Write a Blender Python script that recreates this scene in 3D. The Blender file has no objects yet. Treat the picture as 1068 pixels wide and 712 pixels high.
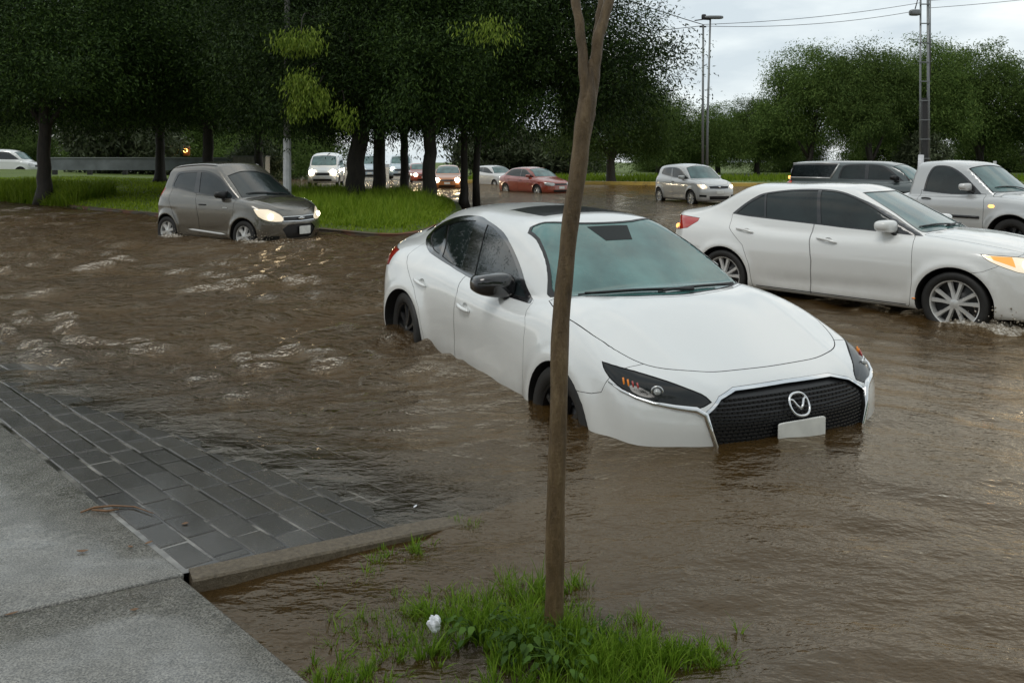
# Flooded street with a stranded white saloon: everything below is built in code, metres, z = 0 at the water near the kerb.
import bpy, bmesh, math, random
import numpy as np
from mathutils import Vector
PI = math.pi
F_PX, H0, CAM_H = 860.0, 165.0, 1.52          # lens in photo pixels, horizon row, eye height
SC = bpy.context.scene
COL = SC.collection
random.seed(7)
RNG = np.random.default_rng(11)
# ------------------------------------------------------------------ small maths
def curve(*pts):
    """smooth monotone (pchip) curve through (x, v) points, sampled to a table"""
    xs = np.array([p[0] for p in pts], float); ys = np.array([p[1] for p in pts], float)
    h = np.diff(xs); d = np.diff(ys) / h
    m = np.zeros_like(xs)
    if len(xs) > 2:
        same = d[:-1] * d[1:] > 0
        w1 = 2 * h[1:] + h[:-1]; w2 = h[1:] + 2 * h[:-1]
        with np.errstate(divide='ignore', invalid='ignore'):
            hm = (w1 + w2) / (w1 / d[:-1] + w2 / d[1:])
        m[1:-1] = np.where(same, hm, 0)
    m[0] = d[0]; m[-1] = d[-1]
    tx = np.linspace(xs[0], xs[-1], 600)
    k = np.clip(np.searchsorted(xs, tx, side='right') - 1, 0, len(xs) - 2)
    t = (tx - xs[k]) / h[k]
    ty = ((2*t**3 - 3*t**2 + 1) * ys[k] + (t**3 - 2*t**2 + t) * h[k] * m[k]
          + (-2*t**3 + 3*t**2) * ys[k+1] + (t**3 - t**2) * h[k] * m[k+1])
    return lambda x: np.interp(x, tx, ty)

def smax(a, b, k):
    h = np.maximum(k - np.abs(a - b), 0) / k
    return np.maximum(a, b) + h * h * k * .25
def smin(a, b, k):
    return -smax(-a, -b, k)

# ------------------------------------------------------------------ car form
class Form:
    """A closed car body shape given as an implicit function; x forward, y left, z up."""
    def __init__(s, f, xa, xb, z0, nu=110, nv=120, nc=26):
        s.f, s.xa, s.xb, s.z0, s.nu, s.nv, s.nc = f, xa, xb, z0, nu, nv, nc
    def val(s, P):
        return s.f(P[:, 0], P[:, 1], P[:, 2])
    def grad(s, P, e=1.5e-3):
        g = np.empty_like(P)
        for i in range(3):
            d = np.zeros(3); d[i] = e
            g[:, i] = s.val(P + d) - s.val(P - d)
        return g / np.maximum(np.linalg.norm(g, axis=1), 1e-9)[:, None]
    def cast(s, O, D, hi=3.0, iso=0.0):
        lo = np.zeros(len(O)); hi = np.full(len(O), hi)
        for _ in range(34):
            mid = (lo + hi) / 2
            inside = s.val(O + D * mid[:, None]) < iso
            lo = np.where(inside, mid, lo); hi = np.where(inside, hi, mid)
        return O + D * ((lo + hi) / 2)[:, None]
    def mesh(s, iso=0.0):
        rings = []
        for i in range(1, s.nc): rings.append((s.xb, PI/2 * i / s.nc))
        for i in range(s.nu + 1): rings.append((s.xb + (s.xa - s.xb) * i / s.nu, PI/2))
        for i in range(1, s.nc): rings.append((s.xa, PI/2 + PI/2 * i / s.nc))
        n = s.nv
        ph = (np.arange(n) + .5) / n * 2 * PI
        O = []; D = []
        for xo, t in rings:
            st, ct = math.sin(t), math.cos(t)
            for p in ph:
                O.append((xo, 0, s.z0)); D.append((ct, st * math.cos(p), st * math.sin(p)))
        O.append((s.xb, 0, s.z0)); D.append((1, 0, 0)); O.append((s.xa, 0, s.z0)); D.append((-1, 0, 0))
        P = s.cast(np.array(O, float), np.array(D, float), iso=iso)
        faces = []
        R = len(rings)
        for r in range(R - 1):
            for j in range(n):
                k = (j + 1) % n
                faces.append((r*n + j, (r+1)*n + j, (r+1)*n + k, r*n + k))
        for j in range(n):
            k = (j + 1) % n
            faces.append((R*n, j, k)); faces.append((R*n + 1, (R-1)*n + k, (R-1)*n + j))
        me = bpy.data.meshes.new('form'); me.from_pydata(P.tolist(), [], faces)
        return fix_normals(me)

def fix_normals(me):
    bm = bmesh.new(); bm.from_mesh(me)
    bmesh.ops.recalc_face_normals(bm, faces=bm.faces)
    if bm.calc_volume(signed=True) < 0: bmesh.ops.reverse_faces(bm, faces=bm.faces)
    bm.to_mesh(me); bm.free()
    return me

def boolean(ma, mb, op):
    a = bpy.data.objects.new('tmp_a', ma); b = bpy.data.objects.new('tmp_b', mb)
    COL.objects.link(a); COL.objects.link(b)
    m = a.modifiers.new('b', 'BOOLEAN'); m.operation = op; m.object = b; m.solver = 'MANIFOLD'
    dg = bpy.context.evaluated_depsgraph_get(); dg.update()
    out = bpy.data.meshes.new_from_object(a.evaluated_get(dg))
    bpy.data.objects.remove(a); bpy.data.objects.remove(b)
    return out

def join_meshes(ms):
    bm = bmesh.new()
    for m in ms: bm.from_mesh(m)
    out = bpy.data.meshes.new('cut'); bm.to_mesh(out); bm.free()
    return out

# ------------------------------------------------------------------ outlines
def frame(kind, side=1, ang=0):
    """(u, v, w): a drawing plane and the direction it is pushed along"""
    if kind == 'side':  return np.array([1., 0, 0]), np.array([0, 0, 1.]), np.array([0, float(side), 0])
    if kind == 'front': return np.array([0, 1., 0]), np.array([0, 0, 1.]), np.array([1., 0, 0])
    if kind == 'rear':  return np.array([0, 1., 0]), np.array([0, 0, 1.]), np.array([-1., 0, 0])
    if kind == 'top':   return np.array([1., 0, 0]), np.array([0, 1., 0]), np.array([0, 0, 1.])
    if kind == 'diag':  # ang degrees from straight ahead, towards side
        a = math.radians(ang) * side
        return np.array([-math.sin(a), math.cos(a), 0]), np.array([0, 0, 1.]), np.array([math.cos(a), math.sin(a), 0])
    if kind == 'slope': # leaning glass, ang = degrees the normal is raised above straight ahead
        a = math.radians(ang)
        return np.array([0, 1., 0]), np.array([-math.sin(a), 0, math.cos(a)]), np.array([math.cos(a), 0, math.sin(a)])

def smooth_poly(pts, n=6, sharp=()):
    """closed Catmull-Rom; indices in sharp stay corners"""
    P = np.array(pts, float); N = len(P); out = []
    for i in range(N):
        p0, p1, p2, p3 = P[i-1], P[i], P[(i+1) % N], P[(i+2) % N]
        if i in sharp: p0 = p1 - (p2 - p1) * .5
        if (i+1) % N in sharp: p3 = p2 + (p2 - p1) * .5
        for k in range(n):
            t = k / n
            out.append(.5 * ((2*p1) + (-p0+p2)*t + (2*p0-5*p1+4*p2-p3)*t*t + (-p0+3*p1-3*p2+p3)*t**3))
    return np.array(out)

def offset_poly(P, d):
    P = np.asarray(P, float); N = len(P)
    a = np.sum(P[:, 0] * np.roll(P[:, 1], -1) - np.roll(P[:, 0], -1) * P[:, 1])
    s = 1 if a > 0 else -1
    out = []
    for i in range(N):
        e1 = P[i] - P[i-1]; e2 = P[(i+1) % N] - P[i]
        e1 /= max(np.linalg.norm(e1), 1e-9); e2 /= max(np.linalg.norm(e2), 1e-9)
        n1 = np.array([e1[1], -e1[0]]) * s; n2 = np.array([e2[1], -e2[0]]) * s
        b = n1 + n2; l = max(np.linalg.norm(b), 1e-6); b /= l
        out.append(P[i] + b * d / max(l / 2, .5))
    return np.array(out)

def prism(P, fr, w0, w1):
    u, v, w = fr
    P = np.asarray(P, float)
    area = np.sum(P[:, 0] * np.roll(P[:, 1], -1) - np.roll(P[:, 0], -1) * P[:, 1])
    if area < 0: P = P[::-1]
    if np.dot(np.cross(u, v), w) < 0: P = P[::-1]
    n = len(P)
    A = P[:, :1] * u + P[:, 1:] * v
    V = np.concatenate([A + w * w0, A + w * w1])
    F = [tuple(range(n))[::-1], tuple(range(n, 2*n))]
    for i in range(n):
        j = (i + 1) % n
        F.append((i, j, n + j, n + i))
    me = bpy.data.meshes.new('prism'); me.from_pydata(V.tolist(), [], F)
    return fix_normals(me)

def cyl_y(x, z, r, y0, y1, n=56):
    P = [(x + r * math.cos(2*PI*i/n), z + r * math.sin(2*PI*i/n)) for i in range(n)]
    return prism(P, (np.array([1., 0, 0]), np.array([0, 0, 1.]), np.array([0, 1., 0])), y0, y1)

# ------------------------------------------------------------------ finishing
def finish(me, name, form, mats, parent=None, iso=0.0, tol=.0025):
    """outside faces take mats[0] and the true surface normal, cut faces mats[1]"""
    nf = len(me.polygons)
    if nf == 0:
        print('EMPTY PART', name); return None
    C = np.empty(nf * 3); me.polygons.foreach_get('center', C); C = C.reshape(-1, 3)
    Nn = np.empty(nf * 3); me.polygons.foreach_get('normal', Nn); Nn = Nn.reshape(-1, 3)
    V = np.empty(len(me.vertices) * 3); me.vertices.foreach_get('co', V); V = V.reshape(-1, 3)
    G = form.grad(C)
    outer = (np.abs(form.val(C) - iso) < tol * 3) & (np.sum(G * Nn, 1) > .7)
    VG = form.grad(V)
    L = len(me.loops)
    lv = np.empty(L, int); me.loops.foreach_get('vertex_index', lv)
    lt = np.empty(nf, int); me.polygons.foreach_get('loop_total', lt)
    lf = np.repeat(np.arange(nf), lt)
    ln = np.where(outer[lf][:, None], VG[lv], Nn[lf])
    bad = np.sum(ln * Nn[lf], 1) < .3
    ln[bad] = Nn[lf][bad]
    me.polygons.foreach_set('use_smooth', np.ones(nf, bool))
    me.materials.clear()
    for m in mats: me.materials.append(m)
    shallow = (form.val(C) - iso > -.035) & (np.sum(G * Nn, 1) > .40)
    mi = np.where(outer | shallow, 0, min(1, len(mats) - 1)).astype(np.int32)
    me.polygons.foreach_set('material_index', mi)
    me.normals_split_custom_set(ln.tolist())
    me.update()
    o = bpy.data.objects.new(name, me); COL.objects.link(o)
    if parent: o.parent = parent
    return o
# ------------------------------------------------------------------ tags and small helpers
def tag(o, label=None, cat=None, group=None, kind=None):
    if label: o['label'] = label
    if cat: o['category'] = cat
    if group: o['group'] = group
    if kind: o['kind'] = kind
    return o

def empty(name, loc=(0, 0, 0), rot=(0, 0, 0)):
    o = bpy.data.objects.new(name, None); COL.objects.link(o)
    o.location = loc; o.rotation_euler = rot; o.empty_display_size = .2
    return o

def copy_tree(o, parent=None):
    c = o.copy(); COL.objects.link(c)
    if parent: c.parent = parent
    for ch in list(o.children): copy_tree(ch, c)
    return c

def mesh_obj(name, V, F, mat, parent=None, smooth=False):
    me = bpy.data.meshes.new(name)
    me.from_pydata([tuple(map(float, v)) for v in V], [], F)
    for m in (mat if isinstance(mat, (list, tuple)) else [mat]): me.materials.append(m)
    if smooth: me.polygons.foreach_set('use_smooth', np.ones(len(me.polygons), bool))
    me.update()
    o = bpy.data.objects.new(name, me); COL.objects.link(o)
    if parent: o.parent = parent
    return o

class MB:
    """collects simple shapes into ONE mesh"""
    def __init__(s): s.V = []; s.F = []
    def add(s, V, F):
        n = len(s.V); s.V += [tuple(v) for v in V]; s.F += [tuple(i + n for i in f) for f in F]
        return s
    def box(s, c, d, rz=0, top=1.0):
        x, y, z = d[0]/2, d[1]/2, d[2]/2
        V = []
        for sz, k in ((-1, 1), (1, top)):
            for sx, sy in ((-1, -1), (1, -1), (1, 1), (-1, 1)):
                a, b = sx*x*k, sy*y*k
                V.append((c[0] + a*math.cos(rz) - b*math.sin(rz), c[1] + a*math.sin(rz) + b*math.cos(rz), c[2] + sz*z))
        return s.add(V, [(3,2,1,0), (4,5,6,7), (0,1,5,4), (1,2,6,5), (2,3,7,6), (3,0,4,7)])
    def tube(s, pts, rad, n=8, caps=True):
        P = np.array(pts, float); R = np.broadcast_to(np.array(rad, float), (len(P),))
        V = []; F = []
        T = np.gradient(P, axis=0); T /= np.maximum(np.linalg.norm(T, axis=1), 1e-9)[:, None]
        up = np.array([0, 0, 1.]) if abs(T[0][2]) < .9 else np.array([1., 0, 0])
        a = np.cross(T[0], up); a /= np.linalg.norm(a)
        for i in range(len(P)):
            a = a - T[i] * np.dot(a, T[i]); a /= max(np.linalg.norm(a), 1e-9)
            b = np.cross(T[i], a)
            for k in range(n):
                t = 2*PI*k/n
                V.append(P[i] + R[i] * (a*math.cos(t) + b*math.sin(t)))
        for i in range(len(P) - 1):
            for k in range(n):
                j = (k+1) % n
                F.append((i*n+k, i*n+j, (i+1)*n+j, (i+1)*n+k))
        if caps: F += [tuple(range(n))[::-1], tuple((len(P)-1)*n + k for k in range(n))]
        return s.add(V, F)
    def lathe_y(s, prof, c=(0, 0, 0), n=40, closed=False):
        """profile of (radius, y) spun round the y axis"""
        V = []; F = []; m = len(prof)
        for k in range(n):
            t = 2*PI*k/n
            for r, y in prof: V.append((c[0] + r*math.cos(t), c[1] + y, c[2] + r*math.sin(t)))
        for k in range(n):
            j = (k+1) % n
            for i in range(m if closed else m - 1):
                i2 = (i+1) % m
                F.append((k*m+i, j*m+i, j*m+i2, k*m+i2))
        return s.add(V, F)
    def blob(s, c, r, e=.7, n=14, m=10):
        """rounded box-like lump"""
        V = []; F = []
        sg = lambda v, p: math.copysign(abs(v)**p, v)
        for i in range(m + 1):
            th = -PI/2 + PI*i/m
            for k in range(n):
                ph = 2*PI*k/n
                V.append((c[0] + r[0]*sg(math.cos(th), e)*sg(math.cos(ph), e), c[1] + r[1]*sg(math.cos(th), e)*sg(math.sin(ph), e), c[2] + r[2]*sg(math.sin(th), e)))
        for i in range(m):
            for k in range(n):
                j = (k+1) % n
                F.append((i*n+k, i*n+j, (i+1)*n+j, (i+1)*n+k))
        return s.add(V, F)
    def build(s, name, mat, parent=None, smooth=False, sharp=None):
        o = mesh_obj(name, s.V, s.F, mat, parent, smooth or sharp is not None)
        if sharp is not None:
            bm = bmesh.new(); bm.from_mesh(o.data)
            bmesh.ops.recalc_face_normals(bm, faces=bm.faces)
            for e in bm.edges:
                if len(e.link_faces) == 2 and e.calc_face_angle(0) > math.radians(sharp): e.smooth = False
            bm.to_mesh(o.data); bm.free()
        return o

# ------------------------------------------------------------------ materials
def nt(name):
    m = bpy.data.materials.new(name); m.use_nodes = True
    t = m.node_tree
    return m, t, t.nodes['Principled BSDF'], t.nodes['Material Output']
def node(t, kind, **kw):
    n = t.nodes.new(kind)
    for k, v in kw.items():
        if k in n.inputs: n.inputs[k].default_value = v
        else: setattr(n, k, v)
    return n
def ramp(t, src, stops):
    r = t.nodes.new('ShaderNodeValToRGB')
    while len(r.color_ramp.elements) > len(stops): r.color_ramp.elements.remove(r.color_ramp.elements[-1])
    while len(r.color_ramp.elements) < len(stops): r.color_ramp.elements.new(.5)
    for e, (p, c) in zip(r.color_ramp.elements, stops):
        e.position = p; e.color = (c, c, c, 1) if isinstance(c, (int, float)) else (*c, 1)
    t.links.new(src, r.inputs[0])
    return r.outputs[0]
def coords(t, scale=(1, 1, 1), rot=(0, 0, 0)):
    c = t.nodes.new('ShaderNodeTexCoord'); mp = t.nodes.new('ShaderNodeMapping')
    mp.inputs['Scale'].default_value = scale; mp.inputs['Rotation'].default_value = rot
    t.links.new(c.outputs['Object'], mp.inputs[0])
    return mp.outputs[0]
def noise(t, vec, scale, detail=3, rough=.55):
    n = node(t, 'ShaderNodeTexNoise', Scale=scale, Detail=detail, Roughness=rough)
    t.links.new(vec, n.inputs['Vector'])
    return n.outputs['Fac']
def bump(t, h, strength, dist, nrm=None):
    b = node(t, 'ShaderNodeBump', Strength=strength, Distance=dist)
    t.links.new(h, b.inputs['Height'])
    if nrm is not None: t.links.new(nrm, b.inputs['Normal'])
    return b.outputs[0]

def plain(name, col, rough=.5, metal=0, coat=0, spec=.5, var=0.0, vscale=6, emit=None, es=0):
    m, t, p, o = nt(name)
    p.inputs['Base Color'].default_value = (*col, 1)
    p.inputs['Roughness'].default_value = rough; p.inputs['Metallic'].default_value = metal
    p.inputs['Coat Weight'].default_value = coat; p.inputs['Coat Roughness'].default_value = .03
    p.inputs['Specular IOR Level'].default_value = spec
    if emit:
        p.inputs['Emission Color'].default_value = (*emit, 1); p.inputs['Emission Strength'].default_value = es
    if var:
        f = noise(t, coords(t), vscale, 5)
        a = tuple(c*(1-var) for c in col); b = tuple(min(1, c*(1+var)) for c in col)
        t.links.new(ramp(t, f, [(.3, a), (.7, b)]), p.inputs['Base Color'])
    return m

def paint(name, col, metal=0.0, rough=.35, dirt=.25):
    """wet car paint: clear coat beaded with rain, a film of mud low down"""
    m, t, p, o = nt(name)
    v = coords(t)
    geo = t.nodes.new('ShaderNodeSeparateXYZ'); t.links.new(v, geo.inputs[0])
    z = node(t, 'ShaderNodeMapRange'); t.links.new(geo.outputs['Z'], z.inputs[0])
    z.inputs[1].default_value = .70; z.inputs[2].default_value = .25; z.inputs[3].default_value = 0; z.inputs[4].default_value = 1
    n = noise(t, v, 5, 6, .65)
    mul = node(t, 'ShaderNodeMath', operation='MULTIPLY'); t.links.new(z.outputs[0], mul.inputs[0]); t.links.new(n, mul.inputs[1])
    m2 = node(t, 'ShaderNodeMath', operation='MULTIPLY'); t.links.new(mul.outputs[0], m2.inputs[0]); m2.inputs[1].default_value = dirt
    mix = node(t, 'ShaderNodeMix', data_type='RGBA'); t.links.new(m2.outputs[0], mix.inputs[0])
    mix.inputs[6].default_value = (*col, 1); mix.inputs[7].default_value = (.16, .12, .08, 1)
    t.links.new(mix.outputs[2], p.inputs['Base Color'])
    p.inputs['Metallic'].default_value = metal; p.inputs['Roughness'].default_value = rough
    p.inputs['Coat Weight'].default_value = 1.0; p.inputs['Coat IOR'].default_value = 1.75
    vo = node(t, 'ShaderNodeTexVoronoi', Scale=95.0); t.links.new(v, vo.inputs['Vector'])
    drops = ramp(t, vo.outputs['Distance'], [(.10, 1.0), (.32, 0.0)])
    mask = ramp(t, noise(t, v, 14, 3), [(.48, 0.0), (.62, 1.0)])
    dm = node(t, 'ShaderNodeMath', operation='MULTIPLY'); t.links.new(drops, dm.inputs[0]); t.links.new(mask, dm.inputs[1])
    t.links.new(bump(t, dm.outputs[0], .30, .002), p.inputs['Coat Normal'])
    cr = ramp(t, noise(t, v, 9, 4), [(.35, .03), (.75, .16)])
    t.links.new(cr, p.inputs['Coat Roughness'])
    return m

def glass(name, col, rough=.04, drops=.25, spec=.6):
    """dark or misted car glass with rain beads"""
    m, t, p, o = nt(name)
    v = coords(t)
    f = noise(t, v, 2.6, 4)
    a = tuple(c*.6 for c in col); b = tuple(c*1.35 for c in col)
    t.links.new(ramp(t, f, [(.3, a), (.7, b)]), p.inputs['Base Color'])
    p.inputs['Roughness'].default_value = rough; p.inputs['Specular IOR Level'].default_value = spec
    p.inputs['IOR'].default_value = 1.6
    vo = node(t, 'ShaderNodeTexVoronoi', Scale=48.0); t.links.new(v, vo.inputs['Vector'])
    d = ramp(t, vo.outputs['Distance'], [(.15, 1.0), (.42, 0.0)])
    mk = ramp(t, noise(t, v, 9, 3), [(.42, 0.0), (.6, 1.0)])
    dm = node(t, 'ShaderNodeMath', operation='MULTIPLY'); t.links.new(d, dm.inputs[0]); t.links.new(mk, dm.inputs[1])
    t.links.new(bump(t, dm.outputs[0], drops, .003), p.inputs['Normal'])
    return m

def leafmat(name, cols, trans=.25, rough=.5):
    m, t, p, o = nt(name)
    g = t.nodes.new('ShaderNodeNewGeometry')
    c = ramp(t, g.outputs['Random Per Island'], [(i/(len(cols)-1), k) for i, k in enumerate(cols)])
    oi = t.nodes.new('ShaderNodeObjectInfo'); mr = node(t, 'ShaderNodeMapRange'); t.links.new(oi.outputs['Random'], mr.inputs[0])
    mr.inputs[3].default_value = .75; mr.inputs[4].default_value = 1.3
    vm = node(t, 'ShaderNodeVectorMath', operation='SCALE'); t.links.new(c, vm.inputs[0]); t.links.new(mr.outputs[0], vm.inputs['Scale']); c = vm.outputs[0]
    t.links.new(c, p.inputs['Base Color']); p.inputs['Roughness'].default_value = rough
    p.inputs['Specular IOR Level'].default_value = .18
    if trans:
        tr = t.nodes.new('ShaderNodeBsdfTranslucent'); t.links.new(c, tr.inputs[0])
        mx = t.nodes.new('ShaderNodeMixShader'); mx.inputs[0].default_value = trans
        t.links.new(p.outputs[0], mx.inputs[1]); t.links.new(tr.outputs[0], mx.inputs[2]); t.links.new(mx.outputs[0], o.inputs[0])
    return m

def bark(name, a, b, sc=14):
    m, t, p, o = nt(name)
    v = coords(t, (1, 1, .22))
    f = noise(t, v, sc, 6, .65)
    t.links.new(ramp(t, f, [(.3, a), (.7, b)]), p.inputs['Base Color'])
    p.inputs['Roughness'].default_value = .65
    t.links.new(bump(t, f, .8, .02), p.inputs['Normal'])
    return m

M = {}
M['white'] = paint('white car paint', (.73, .745, .74), 0, .34, .40)
M['pearl'] = paint('pearl white car paint', (.72, .725, .71), 0, .34, .40)
M['grey'] = paint('grey metallic car paint', (.135, .124, .104), .6, .25, .4)
M['silver'] = paint('silver car paint', (.50, .51, .51), .35, .33, .35)
M['silver2'] = paint('pale silver car paint', (.60, .60, .59), .2, .35, .3)
M['dark'] = paint('dark green grey car paint', (.075, .095, .095), .3, .30, .2)
M['red'] = paint('red car paint', (.30, .040, .018), 0, .30, .25)
M['red2'] = paint('bright red car paint', (.42, .045, .03), 0, .30, .2)
M['amberpaint'] = paint('orange car paint', (.42, .14, .03), 0, .30, .2)
M['blue'] = paint('pale blue van paint', (.45, .55, .62), 0, .30, .2)
M['black'] = plain('black plastic', (.012, .012, .013), .38)
M['gap'] = plain('dark panel gap', (.010, .010, .010), .8)
M['gloss'] = plain('gloss black trim', (.010, .010, .011), .08, coat=1)
M['rubber'] = plain('tyre rubber', (.011, .0105, .010), .6, var=.3, vscale=20)
M['alloy'] = plain('bright alloy', (.58, .58, .57), .25, .35, coat=.5)
M['darkalloy'] = plain('black alloy', (.03, .03, .032), .25, .6)
M['chrome'] = plain('chrome', (.75, .76, .77), .08, 1)
M['plate'] = plain('blank white number plate', (.72, .72, .68), .4, var=.12, vscale=9)
M['glass'] = glass('dark car window', (.016, .022, .024), .03, .30)
M['tint'] = glass('tinted car window', (.016, .024, .024), .07, .12, .42)
M['screen'] = glass('misted windscreen', (.068, .165, .155), .07, .14, .7)
M['screen2'] = glass('clear windscreen', (.080, .150, .148), .07, .10, .6)
M['screendark'] = glass('dark windscreen', (.018, .026, .026), .05, .15, .5)
M['lens'] = plain('dark lamp lens', (.008, .010, .010), .06, spec=.45)
M['litlens'] = plain('glowing lamp lens', (.5, .48, .43), .1, .3, coat=1, emit=(1, .82, .56), es=.6)
M['amberlens'] = plain('amber lit lens', (.55, .25, .05), .1, coat=1, emit=(1, .45, .08), es=.55)
M['sensor'] = plain('matt black dotted glass', (.022, .026, .026), .6, spec=.2)
M['clearlens'] = plain('clear lamp lens', (.42, .43, .42), .08, .3, coat=1)
M['amber'] = plain('amber reflector', (.75, .22, .02), .15, emit=(1, .36, .06), es=.12)
M['tail'] = plain('red tail lamp', (.42, .022, .014), .10, coat=1)
M['taillit'] = plain('lit tail lamp', (.8, .1, .05), .2, emit=(1, .45, .12), es=2.2)
M['lamp'] = plain('lit headlamp', (1, .95, .85), .2, emit=(1, .86, .60), es=9)
M['lampfar'] = plain('bright far headlamp', (1, .95, .85), .2, emit=(1, .84, .56), es=60)
M['lampamber'] = plain('lit amber lamp', (1, .6, .2), .2, emit=(1, .48, .08), es=3.0)
M['sunroof'] = plain('sunroof glass', (.006, .007, .008), .25, spec=.25)
# ------------------------------------------------------------------ body shapes
def car_form(plan, sec, top, frontx, rearx, cplan, roof, ws, bl, arches, flare=(.022, .385, .06), fsw=.40, rsw=.26,
             bottom=.2, zb=.95, tumble=(.30, .25), scoop=None, kc=(.025, .10, -.95), hoodcrown=.085, ridge=.010,
             z0=.55, ends=(-1.3, 1.3), floor_c=.75, crad=.10, res=(80, 88, 18), srad=.09, rearlim=-9):
    plan, sec, top, frontx, rearx, cplan, roof = (curve(*c) for c in (plan, sec, top, frontx, rearx, cplan, roof))
    W0 = .86
    def f(x, y, z):
        ay = np.abs(y)
        w = plan(x) + sec(z)
        for xa, za, ra in arches:
            r = np.sqrt((x - xa)**2 + (z - za)**2)
            w = w + flare[0] * np.exp(-((r - ra - .02) / flare[2])**2)
        if scoop: w = w - scoop[0] * np.exp(-((z - scoop[1] - .04*x) / scoop[2])**2) * np.exp(-(x / .85)**6)
        t = top(x) - hoodcrown * (ay / .85)**2.4
        t = t + ridge * np.exp(-((ay - .55 + .08*(x-1)) / .10)**2) * np.clip((x - .9) / .3, 0, 1)
        fr = (x - (frontx(z) - fsw * (ay / W0)**3.2 - .06*(ay/W0)**2)) * .95
        rr = ((rearx(z) + rsw * (ay / .8)**3.2) - x) * .95
        a = smax(ay - w, (z - t) * .97, srad)
        a = smax(a, fr, .06); a = smax(a, rr, .07); a = smax(a, bottom - z, .04)
        dz = z - zb
        cs = (ay - (cplan(x) - tumble[0] * dz - tumble[1] * dz * np.abs(dz))) * .92
        rf = (z - (roof(x) - .065 * (ay / .6)**2.2)) * .97
        w1 = (x - (ws[0] + (z - ws[1]) * ws[2] - ws[3] * (ay / .7)**2)) / math.hypot(1, ws[2])
        b1 = ((bl[0] + (z - bl[1]) * bl[2] + bl[3] * (ay / .6)**2) - x) / math.hypot(1, bl[2])
        c = smax(cs, rf, crad); c = smax(c, w1, .035); c = smax(c, b1, .05); c = smax(c, floor_c - z, .05)
        if rearlim > -9: c = smax(c, rearlim - x, .05)
        k = kc[0] + kc[1] * np.clip((kc[2] - x) / .5, 0, 1)
        return smin(a, c, k)
    return Form(f, ends[0], ends[1], z0, *res)

def stranded_saloon_form():
    ne, hz, rz, fs, dk, wsx, te, hw, aw, hc, bz, bls, rm = .0624, .0081, .0552, .2523, .0043, .2734, .1929, .1427, .0214, .0649, .0963, .4535, .0166
    plan = curve((-2.45,.70),(-2.3,.755),(-2.0,.835),(-1.7,.868),(-1.36,.885),(-.9,.888),(0,.888),(.7,.886),(1.1,.888),(1.4,.890),(1.7,.878),(2.0,.845),(2.3,.79))
    sec = curve((-.2,-.10),(.2,-.055),(.3,-.025),(.45,-.004),(.58,0),(.70,-.006),(.80,-.022),(.88,-.048),(.96,-.10),(1.05,-.19),(1.2,-.4))
    top = curve((-2.5,.96+dk),(-2.38,1.035+dk),(-2.2,1.075+dk),(-1.8,1.09+dk),(-1.3,1.06),(-.5,1.0),(.6,.97),(.95,.965),(1.2,.935),(1.6,.865),(1.9,.795),(2.1,.735),(2.2,.69),(2.3,.62))
    frontx = curve((-.2,2.15),(.05,2.19),(.16,2.21),(.25,2.235),(.4,2.262),(.52,2.265),(.62,2.245),(.70,2.20),(.8,2.08))
    rearx = curve((-.2,-2.3),(.2,-2.35),(.4,-2.40),(.7,-2.40),(.9,-2.38),(1.05,-2.42),(1.2,-2.42))
    cplan = curve((-2.0,.58),(-1.6,.66),(-1.2,.72),(-.6,.755),(0,.765),(.5,.765),(.9,.74),(1.2,.70))
    roof = curve((-2.3,1.10+dk),(-1.9,1.20+rz+rm),(-1.5,1.315+rz+rm),(-1.1,1.39+rz*.7+rm),(-.7,1.432+rm+rz*.3),(-.3,1.445+rm),(0,1.438+rm+hz*.3),(.25,1.415+hz+rm),(.5,1.36+hz+rm))
    def f(x, y, z):
        ay = np.abs(y)
        w = plan(x) + sec(z) + aw + hw*np.exp(-((x+1.9)/.6)**2)
        for xa in (1.363, -1.363):
            r = np.sqrt((x - xa)**2 + (z - .33)**2)
            w = w + .030 * np.exp(-((r - .39) / .09)**2) * np.clip((z-.1)/.1, 0, 1)
        w = w - .014 * np.exp(-((z - .50 - .08*(x+.2)) / .15)**2) * np.exp(-(x / .75)**4)
        t = top(x) + bz*np.exp(-((x-1.3)/.5)**2) - hc * (ay / .85)**2.4
        t = t + .012 * np.exp(-((ay - .62 + .10*(x-1)) / .10)**2) * np.clip((x - .8) / .3, 0, 1)
        fr = (x - (frontx(z) + ne - fs * (ay / .86)**3.2 - .05*(ay/.86)**2))*.95
        rr = ((rearx(z) - te + .34 * (ay / .8)**3.2) - x)*.95
        a = smax(ay - w, (z - t) * .97, .11)
        a = smax(a, fr, .07); a = smax(a, rr, .10); a = smax(a, .12 - z, .05)
        dz = z - .93
        cs = (ay - (cplan(x) - .34 * dz - .22 * dz * np.abs(dz))) * .92
        rf = (z - (roof(x) - .075 * (ay / .6)**2.2)) * .97
        ws = (x - (.93 + wsx + (z - .955) * -1.90 - .10 * (ay / .7)**2)) * .46
        bl = ((-1.98 - bls + (z - 1.08) * 2.25 + .20 * (ay / .6)**2) - x) * .40
        c = smax(cs, rf, .12); c = smax(c, ws, .035); c = smax(c, bl, .05); c = smax(c, .72 - z, .05); c = smax(c, -2.30 - x, .05)
        return smin(a, c, .02 + .16 * np.clip((-.75 - x) / .5, 0, 1))
    return Form(f, -1.75, 1.65, .55, 130, 140, 28)

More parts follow.
